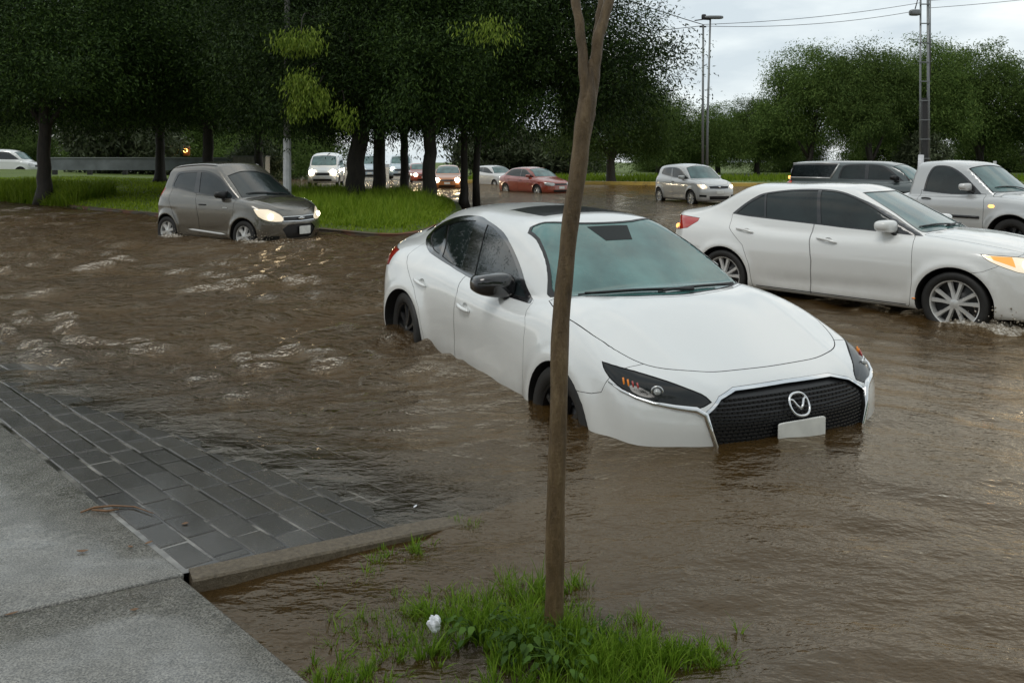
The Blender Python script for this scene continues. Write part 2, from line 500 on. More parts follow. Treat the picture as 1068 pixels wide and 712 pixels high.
def passing_saloon_form():
    rm, hz, rz, dk, hd, wsx, wz, bls = .0288, -.0056, .0652, .0435, .0327, -.0277, -.0059, .1254
    S = [(-.2,-.12),(.18,-.060),(.24,-.030),(.30,-.012),(.40,-.010),(.52,-.004),(.66,0),(.76,-.010),(.84,-.026),(.90,-.050),(.97,-.10),(1.05,-.19),(1.2,-.4)]
    return car_form(
        plan=[(x, w + wz) for x, w in [(-2.4,.72),(-2.2,.79),(-1.9,.845),(-1.6,.872),(-1.2,.885),(-.5,.888),(.5,.888),(1.1,.888),(1.4,.886),(1.7,.872),(2.0,.835),(2.3,.76)]],
        sec=S,
        top=[(-2.5,.98+dk),(-2.34,1.03+dk),(-2.1,1.075+dk),(-1.8,1.095+dk),(-1.3,1.06),(-.5,1.0),(.6,.98+hd),(1.0,.985+hd),(1.3,.965+hd),(1.6,.925+hd),(1.9,.865+hd),(2.1,.80+hd),(2.2,.75+hd),(2.3,.66)],
        frontx=[(-.2,2.15),(.05,2.22),(.16,2.25),(.3,2.30),(.45,2.30),(.55,2.29),(.65,2.27),(.74,2.22),(.85,2.1)],
        rearx=[(-.2,-2.22),(.2,-2.28),(.35,-2.34),(.6,-2.35),(.8,-2.31),(.95,-2.28),(1.05,-2.31),(1.2,-2.31)],
        cplan=[(-2.0,.60),(-1.6,.675),(-1.2,.725),(-.6,.760),(0,.772),(.5,.765),(.9,.735),(1.3,.66)],
        roof=[(-2.2,1.12+dk),(-1.8,1.235+rz+rm),(-1.5,1.325+rz+rm),(-1.1,1.405+rz*.6+rm),(-.7,1.448+rm),(-.3,1.462+rm),(0,1.458+rm),(.25,1.44+rm+hz*.5),(.5,1.40+hz+rm),(.8,1.32+hz)],
        ws=(1.12 + wsx, .985, -1.95, .14), bl=(-1.86 - bls, 1.09, 1.9, .20),
        arches=[(1.35,.335,.365), (-1.35,.335,.365)], flare=(.022, 0, .055), fsw=.42, rsw=.26, bottom=.215, scoop=(.016, .366, .085),
        ends=(-1.75, 1.65), res=(130, 140, 28), rearlim=-2.2)

def hatch_form(L=1.0, H=1.0, res=(70, 84, 18)):
    """tall small five door"""
    X = lambda pts: [(x*L, w) for x, w in pts]
    return car_form(
        plan=X([(-1.75,.66),(-1.55,.735),(-1.19,.785),(-.5,.79),(.5,.79),(1.19,.785),(1.5,.755),(1.9,.66)]),
        sec=[(-.2,-.1),(.18,-.06),(.26,-.025),(.34,-.010),(.5,-.004),(.66,0),(.8,-.004),(.92,-.022),(1.0,-.05),(1.08,-.10),(1.2,-.2)],
        top=X([(-1.78,1.02),(-1.6,1.08),(-1.0,1.09),(.3,1.02),(.9,1.01),(1.2,.985),(1.5,.915),(1.68,.845),(1.80,.78),(1.92,.66)]),
        frontx=[(-.2,1.70*L),(.1,1.78*L),(.2,1.85*L),(.35,1.90*L),(.5,1.905*L),(.65,1.88*L),(.78,1.81*L),(.9,1.65*L)],
        rearx=[(-.2,-1.6*L),(.2,-1.66*L),(.4,-1.73*L),(.7,-1.73*L),(.95,-1.68*L),(1.1,-1.66*L),(1.5,-1.5*L)],
        cplan=X([(-1.7,.60),(-1.4,.66),(-.8,.70),(0,.715),(.6,.70),(1.0,.665),(1.3,.6)]),
        roof=[(-1.75*L,1.34*H),(-1.4*L,1.43*H),(-.9*L,1.475*H),(-.4*L,1.49*H),(0,1.475*H),(.3*L,1.435*H),(.6*L,1.36*H)],
        ws=(1.08*L, 1.0, -1.42, .16), bl=(-1.70*L, 1.05, .34, .12), arches=[(1.1925*L,.29,.335), (-1.1925*L,.29,.335)],
        flare=(.026, 0, .06), fsw=.34, rsw=.18, bottom=.19, scoop=(.016, .36, .08), zb=1.0, tumble=(.22, .12), kc=(.03, .06, -.6),
        z0=.6, ends=(-1.2*L, 1.2*L), floor_c=.8, crad=.11, res=res, rearlim=-1.66*L)

def old_saloon_form(res=(64, 72, 16)):
    return car_form(
        plan=[(-2.15,.68),(-1.95,.77),(-1.5,.83),(-.5,.85),(.5,.85),(1.3,.84),(1.7,.81),(2.1,.70)],
        sec=[(-.2,-.1),(.2,-.05),(.3,-.015),(.5,0),(.68,0),(.8,-.02),(.9,-.05),(1.0,-.13),(1.2,-.4)],
        top=[(-2.2,.93),(-2.0,1.0),(-1.5,1.03),(0,.98),(.9,.97),(1.4,.90),(1.8,.81),(2.0,.73),(2.15,.62)],
        frontx=[(-.2,1.98),(.2,2.08),(.35,2.14),(.55,2.13),(.7,2.06),(.82,1.9)],
        rearx=[(-.2,-2.0),(.2,-2.08),(.4,-2.15),(.7,-2.13),(.95,-2.08),(1.1,-2.06)],
        cplan=[(-1.9,.60),(-1.4,.69),(-.6,.72),(.4,.73),(.9,.70),(1.3,.62)],
        roof=[(-2.0,1.08),(-1.5,1.28),(-1.1,1.385),(-.6,1.43),(-.1,1.435),(.25,1.40),(.6,1.30)],
        ws=(1.10, .97, -1.55, .14), bl=(-1.95, 1.0, 1.55, .16), arches=[(1.28,.30,.33), (-1.28,.30,.33)], flare=(.014, 0, .06),
        fsw=.34, rsw=.22, bottom=.20, zb=.93, ends=(-1.5, 1.5), res=res, rearlim=-2.0)

def truck_form(long_cab=False, res=(96, 84, 18)):
    """pickup: single cab with an open bed, or long cab carried on to the tail by a canopy"""
    if long_cab:
        roof = [(-2.62,1.66),(-2.2,1.70),(-1.2,1.715),(-.2,1.71),(.2,1.695),(.5,1.65),(.9,1.5)]
        bl = (-2.60, 1.10, .10, .03); cpl = [(-2.7,.70),(-2.2,.73),(-.5,.735),(.6,.72),(1.2,.68)]
    else:
        roof = [(-.6,1.70),(-.3,1.735),(.0,1.75),(.35,1.735),(.65,1.69),(1.0,1.55)]
        bl = (-.58, 1.10, .22, .05); cpl = [(-.8,.69),(-.4,.72),(.5,.735),(1.0,.72),(1.4,.68)]
    return car_form(
        plan=[(-2.7,.80),(-2.3,.855),(-1.0,.865),(.5,.865),(1.3,.87),(1.9,.86),(2.3,.80),(2.5,.72)],
        sec=[(-.2,-.1),(.3,-.05),(.45,-.012),(.6,0),(.85,0),(.98,-.014),(1.06,-.04),(1.14,-.09),(1.3,-.25)],
        top=[(-2.75,1.10),(-1.0,1.10),(.6,1.13),(1.2,1.145),(1.6,1.11),(2.0,1.05),(2.25,.97),(2.45,.85)],
        frontx=[(-.2,2.2),(.3,2.32),(.45,2.42),(.65,2.43),(.85,2.40),(1.0,2.30),(1.15,2.1)],
        rearx=[(-.2,-2.6),(.3,-2.66),(.5,-2.70),(1.2,-2.69)],
        cplan=cpl, roof=roof, ws=(1.30, 1.13, -1.20, .14), bl=bl, arches=[(1.55,.36,.42), (-1.50,.36,.42)], flare=(.035, 0, .07),
        fsw=.30, rsw=.06, bottom=.36, zb=1.08, tumble=(.20, .12), kc=(.03, 0, 0), z0=.72, ends=(-2.2, 1.9), floor_c=.95, crad=.09,
        res=res, srad=.07)

def van_form(res=(60, 72, 16)):
    return car_form(
        plan=[(-2.4,.80),(-2.1,.87),(-1,.88),(.8,.88),(1.5,.86),(2.0,.80),(2.3,.70)],
        sec=[(-.2,-.1),(.25,-.04),(.4,0),(1.0,0),(1.15,-.012),(1.3,-.03),(1.5,-.07),(1.9,-.14)],
        top=[(-2.5,1.25),(.6,1.25),(1.2,1.22),(1.6,1.12),(2.0,1.0),(2.3,.85)],
        frontx=[(-.2,2.1),(.25,2.22),(.4,2.30),(.6,2.30),(.8,2.24),(1.0,2.1),(1.2,1.8)],
        rearx=[(-.2,-2.35),(.3,-2.40),(1.9,-2.36)],
        cplan=[(-2.4,.78),(-1.8,.83),(.5,.83),(1.2,.80),(1.7,.74)],
        roof=[(-2.4,1.86),(-1.9,1.93),(-.5,1.96),(.2,1.94),(.6,1.89),(1.0,1.76)],
        ws=(1.72, 1.15, -1.05, .16), bl=(-2.38, 1.2, .05, .04), arches=[(1.45,.32,.37), (-1.45,.32,.37)], flare=(.02, 0, .06),
        fsw=.28, rsw=.06, bottom=.24, zb=1.2, tumble=(.12, .08), kc=(.04, 0, 0), z0=.85, ends=(-1.7, 1.6), floor_c=1.0, crad=.13, res=res)
# ------------------------------------------------------------------ putting a car together
def flat(P, fr):
    P = np.asarray(P, float)
    return np.stack([P @ fr[0], P @ fr[1]], 1)

class Car:
    def __init__(s, name, label, form, arches, loc, yaw, pitch=0, group=None, well=.37, cat='car', ywell=.42):
        s.root = empty(name, loc, (0, pitch, yaw)); tag(s.root, label, cat, group)
        s.form = form
        s.cur = form.mesh(); s.inner = None
        cut = [cyl_y(x, z, r, a, b) for x, z, r in arches for a, b in ((ywell, 1.3), (-1.3, -ywell))]
        s.cur = boolean(s.cur, join_meshes(cut), 'DIFFERENCE')
    def side_pair(s, P3, kind, ang=45):
        out = []
        for sd in (-1, 1):
            Q = np.array(P3, float).copy()
            if sd == 1: Q[:, 1] = -Q[:, 1]
            out.append((sd, flat(Q, frame(kind, sd, ang)), frame(kind, sd, ang)))
        return out
    def piece(s, name, poly, fr, w0, w1, mat, gap=.004, recess=0.0, trim=0.0, trimmat=None, keep=True, parent=None, take=True, edge=None):
        """cut one panel out of the body and hand it back as a part"""
        inset = np.asarray(poly)
        res = None
        if trim:
            big = prism(offset_poly(inset, trim), fr, w0, w1)
            ring = boolean(s.cur, big, 'INTERSECT')
            s.cur = boolean(s.cur, prism(offset_poly(inset, trim + .0015), fr, w0, w1), 'DIFFERENCE')
            ring = boolean(ring, prism(offset_poly(inset, .001), fr, w0 - .1, w1 + .1), 'DIFFERENCE')
            finish(ring, 'window_trim' if 'window' in name or 'wind' in name else 'trim', s.form, [trimmat or M['gloss'], M['gap']], s.root)
        src = s.cur
        if recess or trim:
            if s.inner is None or s.inner[0] != (recess or .004):
                s.inner = ((recess or .004), s.form.mesh(-(recess or .004)))
            src = s.inner[1]
        p = boolean(src, prism(inset, fr, w0, w1), 'INTERSECT')
        if not trim: s.cur = boolean(s.cur, prism(offset_poly(inset, gap), fr, w0, w1), 'DIFFERENCE')
        iso = -(recess or .004) if (recess or trim) else 0.0
        return finish(p, name, s.form, [mat, edge or M['gap']], parent or s.root, iso)
    def sides(s, name, P3, mat, kind='side', ang=45, w=(.35, 1.3), **kw):
        return [s.piece(name, poly, fr, w[0], w[1], mat, **kw) for sd, poly, fr in s.side_pair(P3, kind, ang)]
    def slope(s, name, P3, ang, mat, depth=.35, **kw):
        fr = frame('slope', 1, ang); P = np.array(P3, float)
        c = float(np.mean(P @ fr[2]))
        return s.piece(name, flat(P, fr), fr, c - depth, c + depth, mat, **kw)
    def dish(s, x, z, r=(.062, .05, .036)):
        """the scooped cup behind a door handle"""
        ms = []
        for sd in (-1, 1):
            p, n = s.on_side(x, z, sd, .026)
            b = MB(); b.blob(tuple(p), r, 1.0, 22, 14)
            me = bpy.data.meshes.new('cup'); me.from_pydata(b.V, [], b.F)
            bm = bmesh.new(); bm.from_mesh(me); bmesh.ops.remove_doubles(bm, verts=bm.verts, dist=1e-5)
            bmesh.ops.dissolve_degenerate(bm, edges=bm.edges, dist=1e-6); bm.to_mesh(me); bm.free()
            ms.append(fix_normals(me))
        s.cur = boolean(s.cur, join_meshes(ms), 'DIFFERENCE')
    def dlo(s, outer, panes, mat, depth=.006, w=(.30, 1.3), back=None):
        """side windows: one black surround per side with the panes let into it; points are (x, z)"""
        s.inner = (depth, s.form.mesh(-depth))
        for sd in (-1, 1):
            fr = frame('side', sd)
            ring = boolean(s.cur, prism(outer, fr, *w), 'INTERSECT')
            s.cur = boolean(s.cur, prism(offset_poly(outer, .0012), fr, *w), 'DIFFERENCE')
            for name, poly, m in panes:
                ring = boolean(ring, prism(offset_poly(poly, .001), fr, w[0] - .1, w[1] + .1), 'DIFFERENCE')
                p = boolean(s.inner[1], prism(poly, fr, w[0] + .02, w[1]), 'INTERSECT')
                finish(p, name, s.form, [m or mat, M['gap']], s.root, -depth)
            finish(ring, 'window_frame', s.form, [M['gloss'], M['gap']], s.root)
    def body(s, mat, name='body'):
        return finish(s.cur, name, s.form, [mat, M['gap']], s.root)
    def on_side(s, x, z, side=-1, out=0.0):
        """point on the flank"""
        O = np.array([[x, 0, z]]); D = np.array([[0, float(side), 0]])
        p = s.form.cast(O, D, 1.6)[0]; n = s.form.grad(p[None])[0]
        return p + n * out, n
    def on_front(s, y, z, out=0.0, back=False):
        O = np.array([[-1.0 if back else 1.0, y, z]]); D = np.array([[-1. if back else 1., 0, 0]])
        p = s.form.cast(O, D, 2.2)[0]; n = s.form.grad(p[None])[0]
        return p + n * out, n
    def on_diag(s, x, y, z, side=-1, out=0.0):
        """surface point near a corner; (x, y) given on the right side, mirrored for the left"""
        d = np.array([[.7071, .7071*side, 0]]); P = np.array([[x, abs(y)*side, z]])
        p = s.form.cast(P - d*.5, d, 1.2)[0]; n = s.form.grad(p[None])[0]
        return p + n * out, n
    def on_rear(s, y, z, out=0.0): return s.on_front(y, z, out, True)
    def on_top(s, x, y, out=0.0):
        p = s.form.cast(np.array([[x, y, .6]]), np.array([[0, 0, 1.]]), 1.8)[0]; n = s.form.grad(p[None])[0]
        return p + n * out, n

def smooth_3(P, n=3, sharp=()):
    P = np.array(P, float)
    a = smooth_poly(P[:, :2], n, sharp); b = smooth_poly(P[:, [0, 2]], n, sharp)
    return np.column_stack([a, b[:, 1]])

def sym(P):
    """close a half outline (y <= 0 given, ordered along the right side) with its mirror"""
    P = [tuple(p) for p in P]
    return P + [(x, -y, z) for x, y, z in reversed(P) if abs(y) > 1e-6]

def wheel_parts(parent, x, y, z, r, rim_r, w, style, side, rimmat, tube=0):
    """tyre and rim at the axle end; side -1 right, +1 left"""
    s = side
    wh = empty('wheel', (x, y, z)); wh.parent = parent
    t = MB(); h = w/2
    prof = [(rim_r, -h*.80), (rim_r + .012, -h*.92), ((r+rim_r)/2, -h), (r*.955, -h*.93), (r*.985, -h*.80), (r, -h*.55), (r, h*.55), (r*.985, h*.80), (r*.955, h*.93), ((r+rim_r)/2, h), (rim_r + .012, h*.92), (rim_r, h*.80)]
    t.lathe_y(prof, n=44)
    # tread grooves
    t.build('tyre', M['rubber'], wh, sharp=40)
    m = MB()
    o = s * h * .74
    m.lathe_y([(rim_r*1.005, -s*h*.7), (rim_r*.985, o), (rim_r*.99, o + s*.012), (rim_r*.94, o + s*.006), (rim_r*.915, o - s*.03), (rim_r*.90, -s*h*.6)], n=44)
    n, dbl = style
    for k in range(n):
        a = 2*PI*k/n + .3
        for d in ((-1, 1) if dbl else (0,)):
            a0 = a + d*.16; a1 = a + d*.26
            wd = .020 if dbl else .034
            P0 = np.array([math.cos(a0)*rim_r*.16, 0, math.sin(a0)*rim_r*.16]); P1 = np.array([math.cos(a1)*rim_r*.93, 0, math.sin(a1)*rim_r*.93])
            dr = P1 - P0; dr /= np.linalg.norm(dr); nn = np.array([-dr[2], 0, dr[0]])
            yo0, yo1 = o + s*.004, o - s*.004
            V = []
            for P, ww, yy in ((P0, wd*1.15, yo0), ((P0+P1)/2, wd, yo0 - s*.012), (P1, wd*1.35, yo1)):
                for sg, dy in ((-1, -.03*s), (-.6, 0), (.6, 0), (1, -.03*s)): V.append(P + nn*ww*sg + np.array([0, yy + dy, 0]))
            F = []
            for i in range(2):
                for j in range(3): F.append((i*4+j, i*4+j+1, (i+1)*4+j+1, (i+1)*4+j))
            m.add(V, F)
    m.lathe_y([(rim_r*.20, o - s*.03), (rim_r*.20, o + s*.002), (rim_r*.12, o + s*.010), (.001, o + s*.011)], n=20)
    m.build('rim', rimmat, wh, sharp=35)
    b = MB(); b.lathe_y([(rim_r*.92, o - s*.075), (rim_r*.55, o - s*.07), (rim_r*.5, o - s*.05), (.001, o - s*.05)], n=30)
    b.build('brake_disc', M['black'], wh, smooth=True)
    return wh

def wheels(car, axles, r, rim_r, w, style, rimmat, inset=.02):
    for x, z, yw in axles:
        for sd in (-1, 1):
            wheel_parts(car.root, x, sd*(yw - w/2 - inset), z, r, rim_r, w, style, sd, rimmat)

def mirror(car, x, y, z, mat, size=(.075, .115, .075), footmat=None, footx=.08, drop=.06, glassmat=None):
    """door mirrors: a rounded housing on a short foot, with the glass facing back"""
    for sd in (-1, 1):
        m = MB(); m.blob((x, sd*(abs(y) + size[1]*.55), z), size, .62, 18, 12)
        for i, v in enumerate(m.V):   # narrower towards the tip, front bulged
            k = (abs(v[1]) - abs(y)) / (size[1]*1.6)
            m.V[i] = (v[0] - .035*k, v[1], z + (v[2]-z)*(1 - .28*max(0, k)) + .012*k)
        h = m.build('door_mirror', mat, car.root, smooth=True)
        f = MB(); f.tube([(x + .02, sd*(abs(y) + .03), z - size[2]*.6), (x + footx, sd*(abs(y) - .03), z - size[2] - drop*.5), (x + footx + .02, sd*(abs(y) - .07), z - size[2] - drop)], [.022, .026, .034], 10)
        f.build('mirror_foot', footmat or M['black'], h, smooth=True)
        g = MB(); g.blob((x - size[0]*.93, sd*(abs(y) + size[1]*.55), z), (.012, size[1]*.80, size[2]*.78), .6, 14, 8)
        g.build('mirror_glass', M['chrome'], h, smooth=True)

def handle(car, x, z, mat, length=.21, dz=0.0, ring=True):
    for sd in (-1, 1):
        P = []
        for k in range(9):
            t = k/8; xx = x + (t - .5)*length
            p, n = car.on_side(xx, z + dz*(t - .5), sd, .008 + .022*math.sin(PI*t)**.6)
            P.append(p)
        m = MB(); m.tube(P, [.008, .013, .015, .015, .015, .015, .015, .013, .008], 8)
        o = m.build('door_handle', mat, car.root, smooth=True)

def wiper(car, pts):
    """pts: (x, y) from pivot to tip, laid on the glass"""
    m = MB(); P = []
    for k in range(8):
        t = k/7
        x = pts[0][0] + (pts[1][0]-pts[0][0])*t; y = pts[0][1] + (pts[1][1]-pts[0][1])*t
        P.append(car.on_top(x, y, .014)[0])
    m.tube(P, [.012, .011, .009, .009, .009, .009, .008, .006], 6)
    P2 = [car.on_top(pts[0][0] + (pts[1][0]-pts[0][0])*t - .012, pts[0][1] + (pts[1][1]-pts[0][1])*t, .006)[0] for t in np.linspace(.25, 1.05, 8)]
    m.tube(P2, .006, 5)
    m.build('wiper', M['black'], car.root, smooth=True)

def plate(car, y, z, w=.30, h=.15, mat=None, tilt=0, back=False):
    p, n = car.on_front(y, z, .012, back)
    o = empty('tmp'); bpy.data.objects.remove(o)
    m = MB(); m.blob((0, 0, 0), (.006, w/2, h/2), .12, 24, 12)
    ob = m.build('number_plate', mat or M['plate'], car.root, sharp=40)
    ob.location = p; ob.rotation_euler = (0, -math.asin(max(-1, min(1, n[2])))*.5 + tilt, math.atan2(n[1], n[0]) if not back else 0)
    return ob

def lamp(car, pos, r, mat, parent=None, name='headlamp_bulb', flat=.3):
    m = MB(); m.blob((0, 0, 0), (r*flat, r, r), 1.0, 16, 10)
    o = m.build(name, mat, parent or car.root, smooth=True); o.location = pos
    return o

def strip(car, name, pts, width, mat, side=None, rad=None, parent=None):
    """a bar laid along surface points"""
    m = MB(); m.tube(pts, rad or width, 6); return m.build(name, mat, parent or car.root, smooth=True)
# ------------------------------------------------------------------ the stranded white saloon
def stranded_saloon():
    c = Car('stranded_saloon', 'white saloon with black door mirrors stranded up to its wheel centres beside the slim tree', stranded_saloon_form(),
            [(1.363, .335, .365), (-1.363, .335, .365)], (.5112, 6.3702, -.3337), -1.1331, .0121, GRP)
    W = M['white']
    outer = smooth_poly([(-1.765,1.103),(-1.558,1.064),(-1.323,1.027),(-1.145,1.003),(-.861,.97),(-.538,.944),(-.1,.926),(.263,.915),(.461,.912),(.763,.922),(.602,.996),(.438,1.094),(.241,1.187),(-.019,1.282),(-.23,1.322),(-.469,1.349),(-.66,1.367),(-.87,1.362),(-1.129,1.337),(-1.482,1.272),(-1.755,1.195),(-1.800,1.145)], 4, (9,))
    c.dlo(outer, [
        ('rear_quarter_window', smooth_poly([(-1.70,1.150),(-1.60,1.195),(-1.466,1.231),(-1.375,1.235),(-1.105,1.020),(-1.212,1.035),(-1.40,1.066),(-1.63,1.112)], 4, (0,3,4)), None),
        ('rear_door_window', smooth_poly([(-1.31,1.243),(-1.02,1.301),(-.704,1.334),(-.62,1.162),(-.579,.965),(-.787,.976),(-1.035,1.010)], 4, (0,2,4,6)), None),
        ('front_door_window', smooth_poly([(-.436,1.325),(-.25,1.303),(-.005,1.248),(.179,1.182),(.38,1.085),(.515,1.003),(.622,.938),(.42,.930),(.093,.940),(-.285,.962),(-.34,1.113),(-.395,1.247)], 4, (0,6,9)), None)], M['glass'])
    half = [(1.29,0,1.012),(1.26,-.20,1.014),(1.215,-.365,1.015),(1.07,-.62,1.008),(.92,-.705,1.003),(.79,-.665,1.08),(.66,-.62,1.16),(.43,-.565,1.283),(.245,-.525,1.350),(.36,-.25,1.38),(.39,0,1.385)]
    c.slope('windscreen', smooth_3(sym(half), 3), 62, M['screen'], recess=.004, trim=.020, trimmat=M['black'])
    rear = [(-1.50,0,1.36),(-1.52,-.30,1.35),(-1.58,-.45,1.32),(-1.85,-.50,1.21),(-2.02,-.52,1.12),(-2.08,-.25,1.13),(-2.10,0,1.13)]
    fr = frame('top')
    c.piece('rear_window', flat(sym(rear), fr), fr, 1.0, 1.6, M['glass'], recess=.004, trim=.015)
    c.piece('sunroof', smooth_poly([(-.42,-.33),(-.42,.33),(-.36,.37),(.06,.37),(.12,.30),(.14,0),(.12,-.30),(.06,-.37),(-.36,-.37)], 2), fr, 1.2, 1.6, M['sunroof'], gap=.008)
    # lamps
    hl = [(1.749,-.851,.781),(1.886,-.787,.766),(1.986,-.704,.745),(2.082,-.621,.72),(2.175,-.530,.684),(2.222,-.512,.655),(2.205,-.575,.632),(2.149,-.67,.642),(2.082,-.754,.656),(2.013,-.81,.673),(1.936,-.848,.694),(1.863,-.862,.719),(1.793,-.863,.752)]
    lamps = c.sides('headlight', smooth_3(hl, 3, (0, 5)), M['lens'], 'diag', 45, (1.2, 2.6), gap=.005)
    for L, sd in zip(lamps, (-1, 1)):
        for k in range(4):
            a = MB(); p, n = c.on_diag(1.900 + .022*k, -.806 + .014*k, .722 - .003*k, sd, .002)
            a.tube([p + np.array([-.006, 0, .019 - .002*k]), p, p + np.array([.006, 0, -.017])], .0052, 6); a.build('indicator_segment', M['amber'] if k < 2 else M['tail'], L, smooth=True)
        p, n = c.on_diag(2.045, -.700, .695, sd, -.004)
        a = MB(); a.tube([p + np.array([.030*math.cos(t)*.5, -sd*0 + .030*math.cos(t)*.8*sd*-1, .026*math.sin(t)]) + n*.004 for t in np.linspace(0, 2*PI, 21)], .0045, 6, False)
        a.build('projector_ring', M['chrome'], L, smooth=True)
        a = MB(); a.blob(tuple(p), (.02, .02, .018), 1, 14, 10); a.build('projector_lens', M['clearlens'], L, smooth=True)
    tl = [(-1.80,-.9,.985),(-1.79,-.9,.865),(-1.95,-.9,.83),(-2.2,-.9,.82),(-2.6,-.9,.84),(-2.6,-.9,.99),(-2.1,-.9,1.0)]
    c.sides('tail_light', tl, M['tail'], 'side', w=(.30, 1.3), gap=.004)
    # grille, recessed, with its little bars
    g = [(2.2,0,.690),(2.2,-.33,.687),(2.2,-.44,.662),(2.2,-.532,.604),(2.2,-.515,.50),(2.2,-.475,.40),(2.2,-.44,.27),(2.2,-.30,.17),(2.2,0,.16)]
    fg = frame('front')
    gp = c.piece('grille', flat(sym(g), fg), fg, 1.9, 2.7, M['black'], recess=.022, trim=.013, trimmat=M['chrome'])
    bars = MB(); fy = lambda z: np.interp(z, [.16, .27, .40, .50, .604, .662, .69], [.28, .42, .455, .495, .512, .42, .30])
    zz = .20; row = 0
    while zz < .675:
        yy = -fy(zz) + (.012 if row % 2 else 0)
        while yy < fy(zz):
            p, n = c.on_front(yy, zz, -.016)
            bars.box(p, (.012, .022, .0075), math.atan2(n[1], n[0]))
            yy += .029
        zz += .0185; row += 1
    bars.build('grille_bars', M['black'], gp)
    for sd in (-1, 1):   # bright wing from under the lamp down the grille edge
        P = [c.on_diag(*q, sd, .003)[0] for q in ((1.84,-.866,.706),(1.936,-.848,.682),(2.013,-.81,.661),(2.082,-.754,.644),(2.149,-.67,.632))]
        P += [c.on_front(sd*q[0], q[1], .004)[0] for q in ((.585,.622),(.548,.600),(.53,.52),(.492,.41),(.458,.28))]
        m = MB(); m.tube(P, [.004,.008,.009,.011,.014,.018,.018,.014,.013,.012], 8); m.build('chrome_wing', M['chrome'], c.root, smooth=True)
    # emblem: oval ring with spread wings
    p0, n0 = c.on_front(0, .602, .010)
    e = MB(); R = lambda t: (.062*math.copysign(abs(math.cos(t))**.85, math.cos(t)), .052*math.copysign(abs(math.sin(t))**.85, math.sin(t)))
    pt = lambda y, z: p0 + np.array([-z*n0[2]*.9 - y*0, y, z]) - np.array([abs(y)**2*.6, 0, 0])
    e.tube([pt(*R(t)) for t in np.linspace(0, 2*PI, 41)], .0068, 8, False)
    for sd in (-1, 1):
        e.tube([pt(sd*y, z) for y, z in ((.060,.012),(.050,.026),(.036,.020),(.018,-.006),(0,-.022))], [.004,.006,.0068,.0068,.0068], 8)
    e.build('emblem', M['chrome'], gp, smooth=True)
    # panels
    ft = frame('top')
    hood = [(2.078,0,0),(2.066,-.25,0),(2.045,-.40,0),(2.005,-.53,0),(1.93,-.635,0),(1.84,-.705,0),(1.72,-.755,0),(1.55,-.795,0),(1.33,-.808,0),(1.10,-.79,0),(.93,-.745,0),(1.11,-.648,0),(1.262,-.39,0),(1.34,0,0)]
    c.piece('bonnet', flat(smooth_3(sym(hood), 3, (10, 16)), ft), ft, .5, 1.2, W, gap=.0055)
    bump_ = [(1.90,0,.95),(1.90,0,.80),(1.86,0,.765),(1.803,0,.64),(1.735,0,.617),(1.60,0,.60),(1.60,0,-.1),(2.7,0,-.1),(2.7,0,.95)]
    fs = frame('side', 1)
    c.piece('front_bumper', flat(bump_, fs), fs, -1.3, 1.3, W, gap=.0035)
    c.dish(-.125, .752); c.dish(-1.065, .795)
    fd = [(.772,.93),(.867,.806),(.878,.69),(.895,.465),(.890,.26),(.87,.19),(-.335,.19),(-.338,.36),(-.325,.724),(-.318,.828),(-.40,.93),(-.40,.985),(.55,.985)]
    rd = [(-.42,.945),(-.333,.835),(-.338,.724),(-.352,.36),(-.35,.19),(-.93,.19),(-.95,.40),(-1.03,.60),(-1.16,.74),(-1.36,.86),(-1.54,.97),(-1.60,1.075),(-1.3,1.11),(-.6,.99)]
    for nm, P in (('front_door', fd), ('rear_door', rd)):
        c.sides(nm, [(x, -.9, z) for x, z in P], W, gap=.0034)
    c.body(W)
    handle(c, -.14, .745, W, .24, -.018); handle(c, -1.08, .79, W, .235, -.03)
    mirror(c, .37, -.80, .985, M['gloss'], (.10, .150, .092), drop=.06)
    plate(c, -.015, .472, .315, .135)
    wheels(c, [(1.363, .33, .945), (-1.363, .33, 1.0)], .345, .245, .215, (5, True), M['darkalloy'], .025)
    wiper(c, [(1.26, .12), (1.09, -.58)]); wiper(c, [(1.16, .52), (1.24, -.10)])
    s = MB(); V = []; F = []
    for i in range(7):
        for j in range(4):
            x = .41 + .055*j; y = -.17 + .34*i/6*(1 - .12*j) + .02*j
            V.append(c.on_top(x, y, -.0025)[0])
    for i in range(6):
        for j in range(3): F.append((i*4+j, i*4+j+1, (i+1)*4+j+1, (i+1)*4+j))
    mesh_obj('sensor_panel', V, F, M['sensor'], c.root, smooth=True)
    return c

